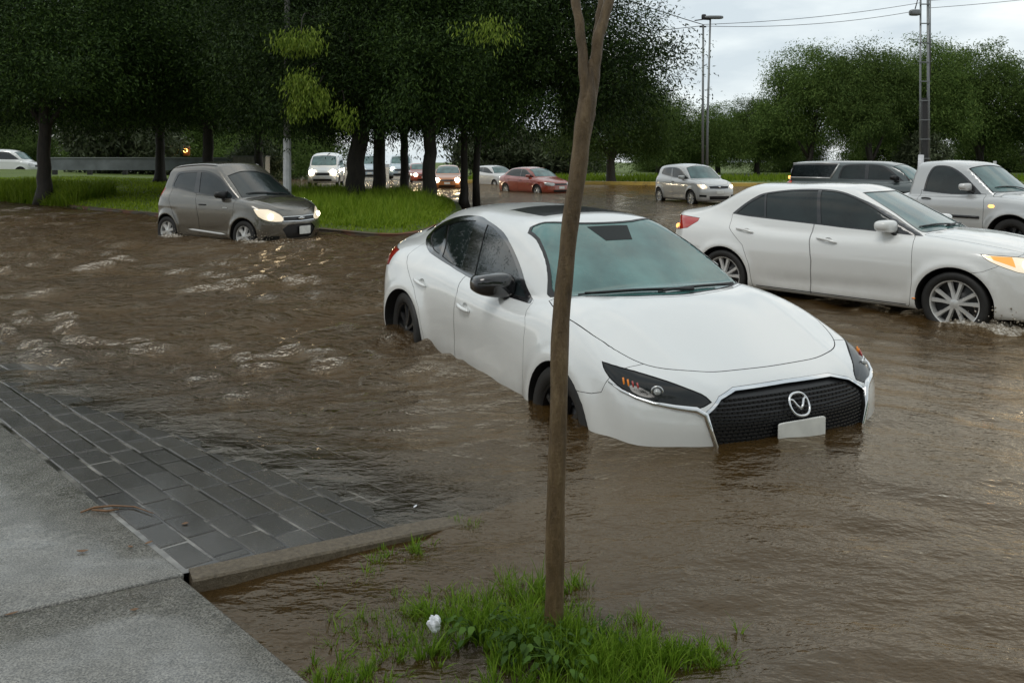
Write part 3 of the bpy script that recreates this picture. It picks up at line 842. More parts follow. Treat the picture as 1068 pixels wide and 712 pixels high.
def passing_saloon():
    c = Car('passing_saloon', 'white saloon with tinted windows and lit amber headlamp driving past behind the stranded one', passing_saloon_form(),
            [(1.35, .325, .372), (-1.35, .325, .372)], (4.1725, 9.8659, -.2706), -.8347, 0, GRP)
    W = M['pearl']
    outer = smooth_poly([(-1.335,1.095),(-1.186,1.219),(-1.028,1.322),(-.895,1.369),(-.6,1.411),(-.248,1.428),(.05,1.405),(.357,1.305),(.616,1.178),(.792,1.080),(.990,.971),(.931,.974),(.788,.982),(.51,.996),(.157,1.01),(-.102,1.025),(-.836,1.06),(-1.149,1.076)], 4, (0, 10))
    c.dlo(outer, [
        ('rear_quarter_window', smooth_poly([(-1.27,1.105),(-1.11,1.235),(-.93,1.340),(-.865,1.080),(-1.149,1.090)], 4, (0,2,3)), None),
        ('rear_door_window', smooth_poly([(-.90,1.352),(-.6,1.396),(-.250,1.411),(-.168,1.045),(-.50,1.058),(-.838,1.077)], 4, (0,2,3,5)), None),
        ('front_door_window', smooth_poly([(-.205,1.412),(.04,1.390),(.34,1.290),(.58,1.167),(.70,1.10),(.70,1.005),(.51,1.012),(.157,1.025),(-.115,1.040)], 4, (0,4,5,8)), None)], M['tint'])
    half = [(1.035,0,1.02),(1.02,-.28,1.015),(.965,-.56,1.005),(.90,-.60,1.03),(.64,-.51,1.18),(.38,-.46,1.32),(.24,-.43,1.385),(.28,-.2,1.405),(.29,0,1.41)]
    c.slope('windscreen', smooth_3(sym(half), 3, (2, 6, 10, 14)), 63, M['screen2'], recess=.004, trim=.016, trimmat=M['black'])
    rear = [(-1.32,0,1.3),(-1.36,-.45,1.3),(-1.75,-.50,1.2),(-1.86,-.25,1.1),(-1.88,0,1.1)]
    ft = frame('top'); fs = frame('side', 1)
    c.piece('rear_window', flat(sym(rear), ft), ft, 1.0, 1.6, M['glass'], recess=.004, trim=.015)
    hl = [(1.595,-.835,.84),(1.754,-.778,.834),(1.909,-.663,.822),(2.07,-.50,.79),(2.15,-.42,.74),(2.10,-.55,.69),(1.938,-.749,.685),(1.846,-.804,.712),(1.732,-.843,.756),(1.648,-.85,.798)]
    for L, sd in zip(c.sides('headlight', smooth_3(hl, 3, (0, 4)), M['litlens'], 'diag', 45, (1.2, 2.7), gap=.005), (-1, 1)):
        p, n = c.on_diag(1.95, -.68, .755, sd, -.035); lamp(c, p, .062, M['lamp'], L, flat=.9)
        V = []; F = []
        for i in range(9):      # amber wedge at the rear of the lamp
            u = i/8; x = 1.625 + .20*u; y = -.836 + .115*u
            zt = .832 - .006*u; zb_ = .818 - .085*u
            for j in range(5): V.append(c.on_diag(x, y, zb_ + (zt - zb_)*j/4, sd, .0015)[0])
        F = [(i*5+j, i*5+j+1, (i+1)*5+j+1, (i+1)*5+j) for i in range(8) for j in range(4)]
        mesh_obj('indicator', V, F, M['amberlens'], L, True)
    tl = [(-2.10,-.9,1.03),(-1.80,-.9,1.012),(-1.80,-.9,.975),(-1.93,-.9,.886),(-2.13,-.9,.850),(-2.5,-.9,.85),(-2.5,-.9,1.03)]
    for L, sd in zip(c.sides('tail_light', tl, M['tail'], w=(.38, 1.3), gap=.004), (-1, 1)):
        for k in range(3):
            p, n = c.on_rear(sd*(.60 + .03*k), .875 + .012*k, .004); lamp(c, p, .026, M['taillit'], L, 'rear_bulb', .6)
    g = [(2.2,0,.66),(2.2,-.35,.67),(2.2,-.46,.64),(2.2,-.40,.60),(2.2,0,.59)]
    fg = frame('front')
    c.piece('upper_grille', flat(sym(g), fg), fg, 1.9, 2.7, M['black'], recess=.015, trim=.008, trimmat=M['chrome'])
    g = [(2.2,0,.45),(2.2,-.45,.44),(2.2,-.50,.36),(2.2,-.40,.27),(2.2,0,.26)]
    c.piece('lower_grille', flat(sym(g), fg), fg, 1.9, 2.7, M['black'], recess=.015)
    fog = [(2.0,-.60,.47),(2.0,-.70,.50),(2.0,-.76,.44),(2.0,-.70,.36),(2.0,-.60,.36)]
    c.sides('fog_light', fog, M['lens'], 'front', w=(1.6, 2.7), gap=.004)
    hood = [(2.13,0,0),(2.11,-.35,0),(2.02,-.50,0),(1.86,-.60,0),(1.5,-.655,0),(1.2,-.66,0),(.99,-.645,0),(1.03,-.50,0),(1.075,-.25,0),(1.085,0,0)]
    c.piece('bonnet', flat(smooth_3(sym(hood), 3, (6, 12)), ft), ft, .55, 1.2, W, gap=.005)
    bump_ = [(1.95,0,.95),(1.90,0,.85),(1.734,0,.731),(1.619,0,.675),(1.50,0,.65),(1.50,0,.1),(2.7,0,.1),(2.7,0,.95)]
    c.piece('front_bumper', flat(bump_, fs), fs, -1.3, 1.3, W, gap=.0035)
    c.dish(.01, .866); c.dish(-1.05, .906)
    fd = [(.92,.968),(.938,.88),(.943,.506),(.92,.27),(.90,.245),(-.176,.245),(-.180,.284),(-.163,.63),(-.205,.917),(-.19,1.03),(-.10,1.05),(.8,1.02)]
    rd = [(-.205,1.03),(-.217,.917),(-.175,.63),(-.192,.284),(-.19,.245),(-.92,.245),(-.963,.508),(-1.062,.734),(-1.287,.927),(-1.33,1.08),(-1.2,1.12),(-.3,1.06)]
    for nm, P in (('front_door', fd), ('rear_door', rd)):
        c.sides(nm, [(x, -.9, z) for x, z in P], W, gap=.0045)
    c.body(W)
    handle(c, .0, .860, W, .25, -.034); handle(c, -1.06, .90, W, .25, -.034)
    mirror(c, .66, -.74, 1.055, W, (.085, .120, .075), drop=.05)
    plate(c, 0, .50, .31, .13); plate(c, 0, .62, .31, .15, back=True)
    wheels(c, [(1.35, .325, .892), (-1.35, .325, .892)], .325, .240, .205, (5, True), M['alloy'], .02)
    wiper(c, [(.98, .15), (.90, -.50)]); wiper(c, [(.93, .50), (.99, -.02)])
    for sd in (-1, 1):
        m = MB(); m.tube([c.on_side(x, .262, sd, .002)[0] for x in np.linspace(-.88, .88, 14)], .0045, 6); m.build('sill_strip', M['black'], c.root, smooth=True)
        m = MB(); m.tube([c.on_side(x, .340, sd, .002)[0] for x in np.linspace(.955, .985, 4)], .007, 6); m.build('side_marker', M['amber'], c.root, smooth=True)
    return c
# ------------------------------------------------------------------ the other vehicles
GRP = 'vehicles caught in the flooded street'
def P2(pts, y=-.9): return [(x, y, z) for x, z in pts]

def dress(c, paint_, spec):
    """windows, lamps, grille, doors, wheels from a short list of outlines"""
    fs, ft, fg, fb = frame('side', 1), frame('top'), frame('front'), frame('rear')
    if 'dlo' in spec: c.dlo(spec['dlo'], spec['panes'], spec.get('glass', M['glass']))
    if 'ws' in spec: c.slope('windscreen', smooth_3(sym(spec['ws']), 2, spec.get('wsharp', ())), spec.get('wang', 55), spec.get('screen', M['screendark']), recess=.006, trim=.016, trimmat=M['black'])
    if 'rw' in spec: c.piece('rear_window', flat(sym(spec['rw']), fb), fb, spec.get('rwd', 1.0), 3.2, M['glass'], recess=.006, trim=.014)
    if 'hl' in spec:
        for L, sd in zip(c.sides('headlight', smooth_3(spec['hl'], 2, spec.get('hsharp', ())), spec.get('lens', M['clearlens']), 'diag', 45, (1.0, 2.9), gap=.006), (-1, 1)):
            if 'bulb' in spec:
                for (x, y, z, r, mt) in spec['bulb']: lamp(c, c.on_diag(x, y, z, sd, .0)[0], r, mt, L, flat=.6)
    if 'tl' in spec:
        for L, sd in zip(c.sides('tail_light', P2(spec['tl']), M['tail'], w=(spec.get('tlw', .40), 1.3), gap=.005), (-1, 1)): pass
    for nm, half, rec, tm in spec.get('grilles', []):
        c.piece(nm, flat(sym(half), fg), fg, 1.0, 2.9, M['black'], recess=rec, trim=.010 if tm else 0, trimmat=tm)
    if 'fog' in spec: c.sides('fog_light', spec['fog'], M['lens'], 'front', w=(1.2, 2.9), gap=.004)
    if 'hood' in spec: c.piece('bonnet', flat(smooth_3(sym([(x, y, 0) for x, y in spec['hood']]), 2), ft), ft, .5, 1.35, paint_, gap=.008)
    for nm, P in spec.get('doors', []): c.sides(nm, P2(P), paint_, gap=spec.get('dgap', .006))
    c.body(paint_)
    for x, z in spec.get('handles', []): handle(c, x, z, spec.get('handlemat', M['black']), .20)
    if 'mirror' in spec: mirror(c, *spec['mirror'][:3], spec['mirror'][3], (.075, .115, .080), drop=.05)
    if 'plate' in spec: plate(c, *spec['plate'])
    if 'rplate' in spec: plate(c, *spec['rplate'], back=True)
    if 'wheels' in spec: wheels(c, *spec['wheels'])
    if 'wipers' in spec:
        for w in spec['wipers']: wiper(c, w)

def hatch_spec(L, H, screen, glassm, lit=True):
    sx = lambda pts: [(x*L, z) for x, z in pts]
    def hz(z): return z if z < 1.0 else 1.0 + (z - 1.0) * ((1.49*H - 1.0)/.49)
    s3 = lambda pts: [(x*L, y, hz(z)) for x, y, z in pts]
    zz = lambda pts: [(x*L, hz(z)) for x, z in pts]
    return dict(
        dlo=smooth_poly(zz([(-1.22,1.12),(-1.20,1.22),(-1.08,1.33),(-.45,1.365),(-.05,1.345),(.28,1.27),(.55,1.15),(.93,.975),(.60,.975),(-.25,1.03),(-.9,1.085)]), 3, (0, 7)),
        panes=[('rear_door_window', smooth_poly(zz([(-1.16,1.13),(-1.12,1.23),(-1.03,1.305),(-.46,1.335),(-.42,1.06),(-.9,1.105)]), 3, (3, 4)), None),
               ('front_door_window', smooth_poly(zz([(-.33,1.335),(-.05,1.318),(.26,1.245),(.54,1.115),(.555,.995),(-.25,1.050)]), 3, (0, 3, 4, 5)), None),
               ('front_quarter_window', zz([(.60,1.085),(.83,.99),(.60,.995)]), None)], glass=glassm,
        ws=s3([(1.055,0,1.0),(1.03,-.35,.995),(.945,-.61,.985),(.70,-.555,1.13),(.42,-.505,1.30),(.36,-.2,1.335),(.36,0,1.34)]), wang=54, wsharp=(2,4,8,10), screen=screen,
        rw=s3([(-1.6,0,1.33),(-1.6,-.45,1.31),(-1.6,-.56,1.12),(-1.6,0,1.10)]),
        tl=zz([(-1.45,1.10),(-1.52,.90),(-1.62,.72),(-1.9,.70),(-1.9,1.12)]), tlw=.50)

def grey_hatchback():
    L, H = .931, 1.1142
    c = Car('grey_hatchback', 'grey five-door hatchback with lit headlamps wading along the grass verge', hatch_form(L, H, (110, 110, 24)),
            [(1.1925*L, .29, .345), (-1.1925*L, .29, .345)], (-5.452, 16.3257, -.2046), -.5531, 0, GRP, ywell=.38)
    s = hatch_spec(L, H, M['screendark'], M['glass'])
    s.update(hl=[(1.36,-.76,.80),(1.55,-.59,.79),(1.68,-.44,.70),(1.74,-.40,.62),(1.72,-.42,.565),(1.60,-.63,.585),(1.46,-.74,.665)], hsharp=(0,), lens=M['litlens'], bulb=[(1.60,-.56,.655,.055,M['lamp'])],
        grilles=[('upper_grille', [(1.7,0,.640),(1.7,-.37,.645),(1.7,-.37,.575),(1.7,0,.565)], .012, M['chrome']),
                 ('lower_grille', [(1.7,0,.50),(1.7,-.30,.495),(1.7,-.40,.42),(1.7,-.30,.27),(1.7,-.2,.25),(1.7,0,.25)], .02, None)],
        fog=[(1.6,-.45,.30),(1.6,-.66,.31),(1.6,-.70,.24),(1.6,-.45,.23)],
        hood=[(1.70,0),(1.66,-.30),(1.55,-.46),(1.30,-.60),(1.0,-.64),(1.02,-.45),(1.05,0)],
        doors=[('front_door', [(.84,.95),(.84,.80),(.80,.40),(.74,.24),(-.12,.24),(-.12,.54),(-.21,.85),(-.30,1.02),(.6,.99)]),
               ('rear_door', [(-.305,1.04),(-.22,.85),(-.13,.54),(-.13,.24),(-.70,.24),(-.74,.45),(-.90,.66),(-1.05,.90),(-1.10,1.13),(-.7,1.12)])],
        handles=[(-.03,.84)], mirror=(.50, -.71, 1.035, M['black']), plate=(.10, .385, .28, .15),
        wheels=([(1.1925*L, .29, .80), (-1.1925*L, .29, .80)], .292, .195, .17, (6, False), M['alloy'], .015), wipers=[[(.96, .20), (.86, -.45)], [(.92, .45), (.94, -.05)]])
    dress(c, M['grey'], s)
    for sd in (-1, 1):
        m = MB(); m.tube([c.on_side(x, .335 - .05*x, sd, .004)[0] for x in np.linspace(-.45, .62, 10)], [.004] + [.022]*8 + [.004], 6); m.build('side_moulding', M['silver2'], c.root, smooth=True)
        m = MB(); m.tube([c.on_top(x, sd*.50, .012)[0] for x in np.linspace(-1.2, .05, 10)], [.006] + [.012]*8 + [.006], 6); m.build('roof_rail', M['silver'], c.root, smooth=True)
        p, n = c.on_side(.62, .80, sd, .004); m = MB(); m.blob(tuple(p), (.065, .006, .012), .6); m.build('side_indicator', M['clearlens'], c.root, smooth=True)
    p, n = c.on_front(.02, .605, .012); m = MB(); m.blob(tuple(p), (.010, .075, .016), .4).blob(tuple(p), (.010, .03, .026), .4); m.build('badge', M['chrome'], c.root, smooth=True)

def silver_hatchback():
    c = Car('silver_hatchback', 'small silver hatchback with lit headlamps below the lamp posts', hatch_form(1.0, 1.034, (70, 76, 16)),
            [(1.1925, .29, .34), (-1.1925, .29, .34)], (6.8385, 31.2656, -.2228), -1.2533, 0, GRP, ywell=.38)
    s = hatch_spec(1.0, 1.034, M['screen2'], M['tint'])
    s.update(hl=[(1.53,-.74,.80),(1.70,-.55,.79),(1.80,-.46,.73),(1.80,-.48,.65),(1.70,-.62,.64)], lens=M['litlens'], bulb=[(1.73,-.57,.72,.06,M['lamp'])],
        grilles=[('upper_grille', [(1.7,0,.745),(1.7,-.40,.74),(1.7,-.36,.65),(1.7,0,.64)], .012, M['chrome']), ('lower_grille', [(1.7,0,.38),(1.7,-.40,.38),(1.7,-.38,.26),(1.7,0,.26)], .02, None)],
        fog=[(1.6,-.50,.42),(1.6,-.70,.43),(1.6,-.70,.36),(1.6,-.50,.35)], hood=[(1.80,0),(1.76,-.30),(1.65,-.48),(1.38,-.62),(1.06,-.66),(1.10,-.45),(1.13,0)],
        doors=[('front_door', [(.88,.95),(.88,.80),(.84,.40),(.78,.24),(-.13,.24),(-.13,.54),(-.22,.85),(-.32,1.02),(.6,.99)])],
        handles=[(-.08,.86)], mirror=(.55, -.71, 1.03, M['silver2']), plate=(0, .52, .30, .11),
        wheels=([(1.1925, .29, .80), (-1.1925, .29, .80)], .292, .21, .17, (7, False), M['alloy'], .015))
    dress(c, M['silver2'], s)
    p, n = c.on_front(0, .70, .012); m = MB(); m.blob(tuple(p), (.010, .05, .035), .6); m.build('badge', M['chrome'], c.root, smooth=True)

def saloon_spec():
    return dict(
        dlo=smooth_poly([(-1.50,1.02),(-1.32,1.18),(-1.15,1.28),(-.7,1.335),(-.2,1.335),(.15,1.29),(.5,1.13),(.86,.95),(.4,.945),(-.6,.975)], 3, (0, 7)),
        panes=[('rear_door_window', smooth_poly([(-1.40,1.03),(-1.14,1.25),(-.7,1.305),(-.28,1.31),(-.24,.985),(-.6,.995)], 3, (0, 3, 4)), None),
               ('front_door_window', smooth_poly([(-.18,1.31),(.13,1.26),(.46,1.10),(.70,.975),(.4,.965),(-.15,.98)], 3, (0, 3, 5)), None)], glass=M['tint'],
        ws=[(1.06,0,.985),(1.02,-.4,.98),(.93,-.64,.975),(.66,-.58,1.14),(.36,-.54,1.32),(.36,0,1.345)], wang=56, wsharp=(2, 4, 6, 8), screen=M['screen2'],
        rw=[(-1.6,0,1.30),(-1.6,-.5,1.28),(-1.8,-.58,1.07),(-1.8,0,1.06)], tl=[(-1.85,.98),(-1.85,.78),(-2.4,.78),(-2.4,.98)], tlw=.45,
        hl=[(1.80,-.76,.72),(2.02,-.55,.70),(2.10,-.42,.67),(2.10,-.44,.56),(2.0,-.62,.56),(1.82,-.78,.60)],
        grilles=[('upper_grille', [(2,0,.66),(2,-.36,.66),(2,-.34,.58),(2,0,.58)], .012, None), ('lower_grille', [(2,0,.36),(2,-.45,.36),(2,-.42,.26),(2,0,.26)], .02, None)],
        hood=[(2.02,0),(1.96,-.40),(1.80,-.60),(1.3,-.68),(1.0,-.68),(1.06,-.45),(1.10,0)],
        doors=[('front_door', [(.86,.93),(.88,.75),(.88,.35),(.84,.24),(-.22,.24),(-.22,.9),(-.2,1.0),(.6,.97)]), ('rear_door', [(-.23,1.0),(-.235,.9),(-.235,.24),(-.86,.24),(-.92,.45),(-1.10,.68),(-1.40,.85),(-1.45,1.0),(-1.0,1.05)])],
        handles=[(-.05,.80), (-1.05,.82)], plate=(0, .47, .32, .12), rplate=(0, .62, .32, .12),
        wheels=([(1.28, .30, .855), (-1.28, .30, .855)], .30, .195, .18, (6, False), M['alloy'], .015))

def red_saloon():
    c = Car('red_saloon', 'dark red saloon turning across the wet road in front of the small white hatchback', old_saloon_form((80, 84, 18)), [(1.28, .30, .345), (-1.28, .30, .345)],
            (1.101, 40.87, -.347), -.9383, 0, GRP)
    s = saloon_spec(); s.update(mirror=(.55, -.74, 1.0, M['red']), handlemat=M['red']); dress(c, M['red'], s)

def far_saloon(name, label, loc, yaw, paint_, lit, res=(40, 48, 10)):
    c = Car(name, label, old_saloon_form(res), [(1.28, .30, .345), (-1.28, .30, .345)], loc, yaw, 0, GRP)
    s = saloon_spec(); s['doors'] = []; s['handles'] = []; del s['hood']
    if lit: s['bulb'] = [(2.02, -.56, .63, lit, M['lampfar'])]
    dress(c, paint_, s); return c

def far_hatch(name, label, loc, yaw, paint_, H=1.0, res=(44, 52, 12)):
    c = Car(name, label, hatch_form(1.0, H, res), [(1.1925, .29, .34), (-1.1925, .29, .34)], loc, yaw, 0, GRP, ywell=.38)
    s = hatch_spec(1.0, H, M['screen2'], M['tint'])
    s.update(hl=[(1.53,-.74,.80),(1.70,-.55,.79),(1.80,-.46,.73),(1.80,-.48,.65),(1.70,-.62,.64)], grilles=[('lower_grille', [(1.7,0,.42),(1.7,-.40,.42),(1.7,-.38,.28),(1.7,0,.28)], .02, None)],
        plate=(0, .52, .30, .11), rplate=(0, .6, .3, .12), wheels=([(1.1925, .29, .80), (-1.1925, .29, .80)], .292, .2, .17, (6, False), M['alloy'], .015))
    dress(c, paint_, s); return c

def van(name, label, loc, yaw, paint_, lit=0, glassm=None, res=(48, 56, 12)):
    c = Car(name, label, van_form(res), [(1.45, .32, .38), (-1.45, .32, .38)], loc, yaw, 0, GRP, cat='van')
    s = dict(dlo=smooth_poly([(-2.1,1.28),(-2.1,1.66),(-1.9,1.74),(.3,1.74),(.75,1.60),(1.32,1.22),(.6,1.20)], 3, (0, 5)),
        panes=[('rear_side_window', [(-2.02,1.31),(-2.02,1.68),(-1.0,1.70),(-1.0,1.27)], None), ('middle_window', [(-.93,1.70),(-.05,1.70),(-.05,1.235),(-.93,1.265)], None),
               ('front_door_window', [(.03,1.70),(.30,1.69),(.72,1.55),(1.17,1.245),(.6,1.225),(.03,1.235)], None)], glass=glassm or M['tint'],
        ws=[(1.62,0,1.20),(1.56,-.45,1.19),(1.42,-.68,1.20),(1.16,-.66,1.44),(.90,-.62,1.70),(.95,0,1.76)], wang=44, wsharp=(2, 4, 6, 8), screen=M['screen2'],
        rw=[(-2.3,0,1.72),(-2.3,-.62,1.70),(-2.3,-.68,1.28),(-2.3,0,1.27)], tl=[(-2.2,1.2),(-2.2,.85),(-2.6,.85),(-2.6,1.2)], tlw=.62,
        hl=[(1.95,-.72,.92),(2.14,-.52,.90),(2.22,-.44,.78),(2.10,-.62,.74),(1.97,-.74,.76)],
        grilles=[('upper_grille', [(2,0,.80),(2,-.40,.80),(2,-.38,.66),(2,0,.66)], .012, None), ('lower_grille', [(2,0,.46),(2,-.5,.46),(2,-.5,.34),(2,0,.34)], .02, None)],
        plate=(0, .56, .32, .12), rplate=(0, .75, .32, .12), wheels=([(1.45, .32, .87), (-1.45, .32, .87)], .32, .2, .19, (6, False), M['alloy'], .015))
    if lit: s['bulb'] = [(2.12, -.57, .82, lit, M['lampfar'])]
    dress(c, paint_, s); return c

def silver_pickup():
    c = Car('silver_pickup', 'silver single-cab pickup at the right edge of the photo behind the passing saloon', truck_form(False, (110, 100, 20)), [(1.55, .36, .43), (-1.50, .36, .43)],
            (8.7854, 16.3809, -.2661), -1.0289, 0, GRP, cat='pickup')
    s = dict(dlo=smooth_poly([(-.20,1.14),(-.16,1.42),(-.08,1.60),(.04,1.645),(.25,1.63),(.45,1.545),(.66,1.395),(.95,1.12),(.40,1.10)], 3, (0, 7)),
        panes=[('door_window', smooth_poly([(-.16,1.155),(-.125,1.42),(-.05,1.585),(.06,1.62),(.24,1.605),(.43,1.52),(.64,1.365),(.74,1.26),(.74,1.125),(.40,1.12)], 3, (0, 7, 8)), None)], glass=M['tint'],
        ws=[(1.24,0,1.17),(1.20,-.4,1.165),(1.10,-.66,1.155),(.88,-.61,1.37),(.66,-.57,1.60),(.70,0,1.66)], wang=50, wsharp=(2, 4, 6, 8), screen=M['screen2'],
        rw=[(-.4,0,1.60),(-.4,-.5,1.58),(-.5,-.56,1.22),(-.5,0,1.2)], rwd=.2, tl=[(-2.4,1.06),(-2.4,.70),(-2.9,.70),(-2.9,1.06)], tlw=.66,
        hl=[(2.05,-.80,.92),(2.28,-.62,.92),(2.34,-.52,.82),(2.30,-.60,.74),(2.08,-.80,.76)],
        grilles=[('upper_grille', [(2,0,.92),(2,-.46,.92),(2,-.42,.72),(2,0,.72)], .015, M['chrome']), ('lower_grille', [(2,0,.58),(2,-.5,.58),(2,-.5,.46),(2,0,.46)], .02, None)],
        hood=[(2.30,0),(2.22,-.45),(2.05,-.64),(1.5,-.72),(1.16,-.72),(1.22,-.45),(1.28,0)],
        doors=[('door', [(1.02,1.12),(1.06,.95),(1.04,.50),(.98,.44),(-.24,.44),(-.24,1.0),(-.23,1.16),(.5,1.14)])],
        handles=[(-.06,1.0)], mirror=(.70, -.74, 1.245, M['silver2']), plate=(0, .64, .32, .13),
        wheels=([(1.55, .36, .885), (-1.50, .36, .885)], .355, .215, .22, (6, False), M['darkalloy'], .015), wipers=[[(1.20, .25), (1.10, -.5)]])
    # the open load bed
    bed = bpy.data.meshes.new('bed'); b = MB().box((-1.66, 0, 1.0), (1.92, 1.42, .9)); bed.from_pydata(b.V, [], b.F)
    c.cur = boolean(c.cur, fix_normals(bed), 'DIFFERENCE')
    dress(c, M['silver'], s)
    for sd in (-1, 1):
        p, n = c.on_side(1.20, .915, sd, .004); m = MB(); m.blob(tuple(p), (.055, .014, .026), .8); m.build('side_indicator', M['lampamber'], c.root, smooth=True)
        m = MB(); m.tube([c.on_side(x, .70, sd, .004)[0] for x in np.linspace(-.2, .98, 8)], .03, 6); m.build('side_moulding', M['black'], c.root, smooth=True)

def canopy_truck():
    c = Car('canopy_pickup', 'dark green-grey pickup with a windowed canopy over its bed, seen above the passing saloon roof', truck_form(True, (90, 84, 18)), [(1.55, .36, .43), (-1.50, .36, .43)],
            (11.0, 24.6, -.27), -.80, 0, GRP, cat='pickup')
    s = dict(dlo=[(-2.52,1.20),(-2.48,1.60),(-.98,1.60),(-1.22,1.20)], panes=[('canopy_window', [(-2.46,1.235),(-2.43,1.565),(-1.06,1.565),(-1.25,1.235)], None)], glass=M['glass'],
        ws=[(1.22,0,1.19),(1.18,-.4,1.185),(1.06,-.66,1.175),(.86,-.61,1.37),(.64,-.57,1.58),(.68,0,1.64)], wang=50, wsharp=(2, 4, 6, 8), screen=M['screen2'],
        rw=[(-2.6,0,1.58),(-2.6,-.58,1.56),(-2.6,-.62,1.2),(-2.6,0,1.2)], tl=[(-2.45,1.10),(-2.45,.75),(-2.9,.75),(-2.9,1.10)], tlw=.62,
        hl=[(2.05,-.80,.92),(2.28,-.62,.92),(2.34,-.52,.82),(2.30,-.60,.74),(2.08,-.80,.76)], grilles=[('upper_grille', [(2,0,.92),(2,-.46,.92),(2,-.42,.72),(2,0,.72)], .015, M['chrome'])],
        hood=[(2.30,0),(2.22,-.45),(2.05,-.64),(1.5,-.72),(1.14,-.72),(1.20,-.45),(1.26,0)],
        mirror=(.70, -.74, 1.22, M['black']), plate=(0, .64, .32, .13), wheels=([(1.55, .36, .885), (-1.50, .36, .885)], .355, .215, .22, (6, False), M['darkalloy'], .015))
    fs = None
    c.dlo(smooth_poly([(-.98,1.17),(-.92,1.42),(-.78,1.59),(-.2,1.62),(.25,1.585),(.5,1.47),(.92,1.14)], 3, (0, 6)),
          [('rear_door_window', smooth_poly([(-.92,1.19),(-.88,1.40),(-.74,1.56),(-.20,1.59),(-.18,1.18)], 3, (0, 3, 4)), None), ('front_door_window', smooth_poly([(-.08,1.59),(.22,1.555),(.46,1.44),(.76,1.17),(-.08,1.17)], 3, (0, 3, 4)), None)], M['tint'])
    dress(c, M['dark'], s)
    for sd in (-1, 1):
        for P in ([(-2.50,1.62),(-1.6,1.63),(-1.0,1.62)], [(-2.52,1.185),(-1.8,1.185),(-1.2,1.185)], [(-1.0,1.62),(-1.1,1.4),(-1.22,1.185)]):
            m = MB(); m.tube([c.on_side(x, z, sd, .006)[0] for x, z in P], .024, 6); m.build('canopy_trim', M['alloy'], c.root, smooth=True)
        p, n = c.on_side(-2.55, 1.19, sd, .0); m = MB(); m.blob(tuple(p), (.05, .02, .05), .6); m.build('marker_lamp', M['taillit'], c.root, smooth=True)

def all_cars():
    stranded_saloon()
    passing_saloon(); grey_hatchback(); silver_pickup(); canopy_truck(); silver_hatchback(); red_saloon()
    far_hatch('white_hatchback', 'tiny white hatchback half hidden behind the dark red saloon', (-1.1, 53.0, -.42), -1.0, M['silver2'])
    far_hatch('red_hatchback', 'bright red hatchback with blue-grey glass beyond the yellow kerb', (3.3, 76.0, .10), -.25, M['red2'])
    far_saloon('orange_saloon', 'orange saloon facing the camera with glaring headlamps seen between tree trunks', (-3.6, 46.5, -.30), -PI/2 + .05, M['amberpaint'], .13)
    far_saloon('maroon_saloon', 'small maroon saloon just left of the thickest middle tree trunk', (-6.6, 58.0, -.25), -PI/2 + .3, M['red'], .11)
    van('white_minibus', 'white minibus with headlamps on coming past the lamp pole at the left of the trunks', (-10.8, 48.0, -.10), -PI/2 + .12, M['white'], .16)
    van('pale_van', 'pale blue van seen in the gap right of the first leaning trunk', (-10.2, 60.0, -.10), -PI/2 + .10, M['blue'], .12)
    van('pale_van', 'pale blue van seen in the gap between the second and third trunks', (-8.6, 64.0, -.10), -PI/2 + .10, M['blue'], .12)
    van('white_cargo_van', 'white van with a dark side window parked at far left behind the grass mound', (-36.8, 60.0, .22), .05, M['white'], 0, M['glass'])
    van('parked_white_van', 'white van roof showing above the long grey barrier beside the left tree', (-31.5, 64.0, -.10), .0, M['white'], 0, M['silver2'])
# ------------------------------------------------------------------ ground, water, pavement
def sstep(a, b, x):
    t = np.clip((x - a) / (b - a), 0, 1); return t*t*(3 - 2*t)
def vnoise(x, y, seed=0):
    """smooth value noise, arrays in, -1..1 out"""
    xi = np.floor(x).astype(np.int64); yi = np.floor(y).astype(np.int64); fx = x - xi; fy = y - yi
    fx = fx*fx*(3 - 2*fx); fy = fy*fy*(3 - 2*fy)
    def h(a, b):
        n = (a*374761393 + b*668265263 + seed*974711) & 0x7fffffff
        n = ((n ^ (n >> 13)) * 1274126177) & 0x7fffffff
        return ((n ^ (n >> 16)) & 0xffff) / 32767.5 - 1
    return (h(xi, yi)*(1-fx) + h(xi+1, yi)*fx)*(1-fy) + (h(xi, yi+1)*(1-fx) + h(xi+1, yi+1)*fx)*fy

def water_level(X, Y): return -.13 * sstep(2.3, 4.6, .6*X + .25*Y) + .105*np.exp(-((X-1.25)/1.15)**2 - ((Y-4.45)/1.25)**2)
VERGE = np.array([(-60,52),(-30,37),(-18.7,29.6),(-9.2,21.6),(-3.9,17.0),(-2.6,15.9),(-1.9,16.2),(-1.5,18.5),(-1.5,24),(-1.9,28.5),(-4,31.5),(-8,34.5),(-11,40),(-15,52),(-20,66),(-30,90),(-120,90),(-120,70)], float)
def poly_dist(X, Y, P):
    """signed distance to a polygon, positive inside"""
    d = np.full(X.shape, 1e9); ins = np.zeros(X.shape, bool); n = len(P)
    for i in range(n):
        a, b = P[i], P[(i+1) % n]; e = b - a
        t = np.clip(((X-a[0])*e[0] + (Y-a[1])*e[1]) / (e @ e), 0, 1)
        d = np.minimum(d, np.hypot(X - a[0] - t*e[0], Y - a[1] - t*e[1]))
        c = ((a[1] > Y) != (b[1] > Y)) & (X < (b[0]-a[0]) * (Y-a[1]) / ((b[1]-a[1]) or 1e-9) + a[0])
        ins ^= c
    return np.where(ins, d, -d)
R2 = math.sqrt(.5)
def to_st(X, Y): return (X + Y)*R2, (Y - X)*R2
def from_st(s, t): return (s - t)*R2, (s + t)*R2
def kerb_t(s): return 2.875 - .275*(s - 1.26)
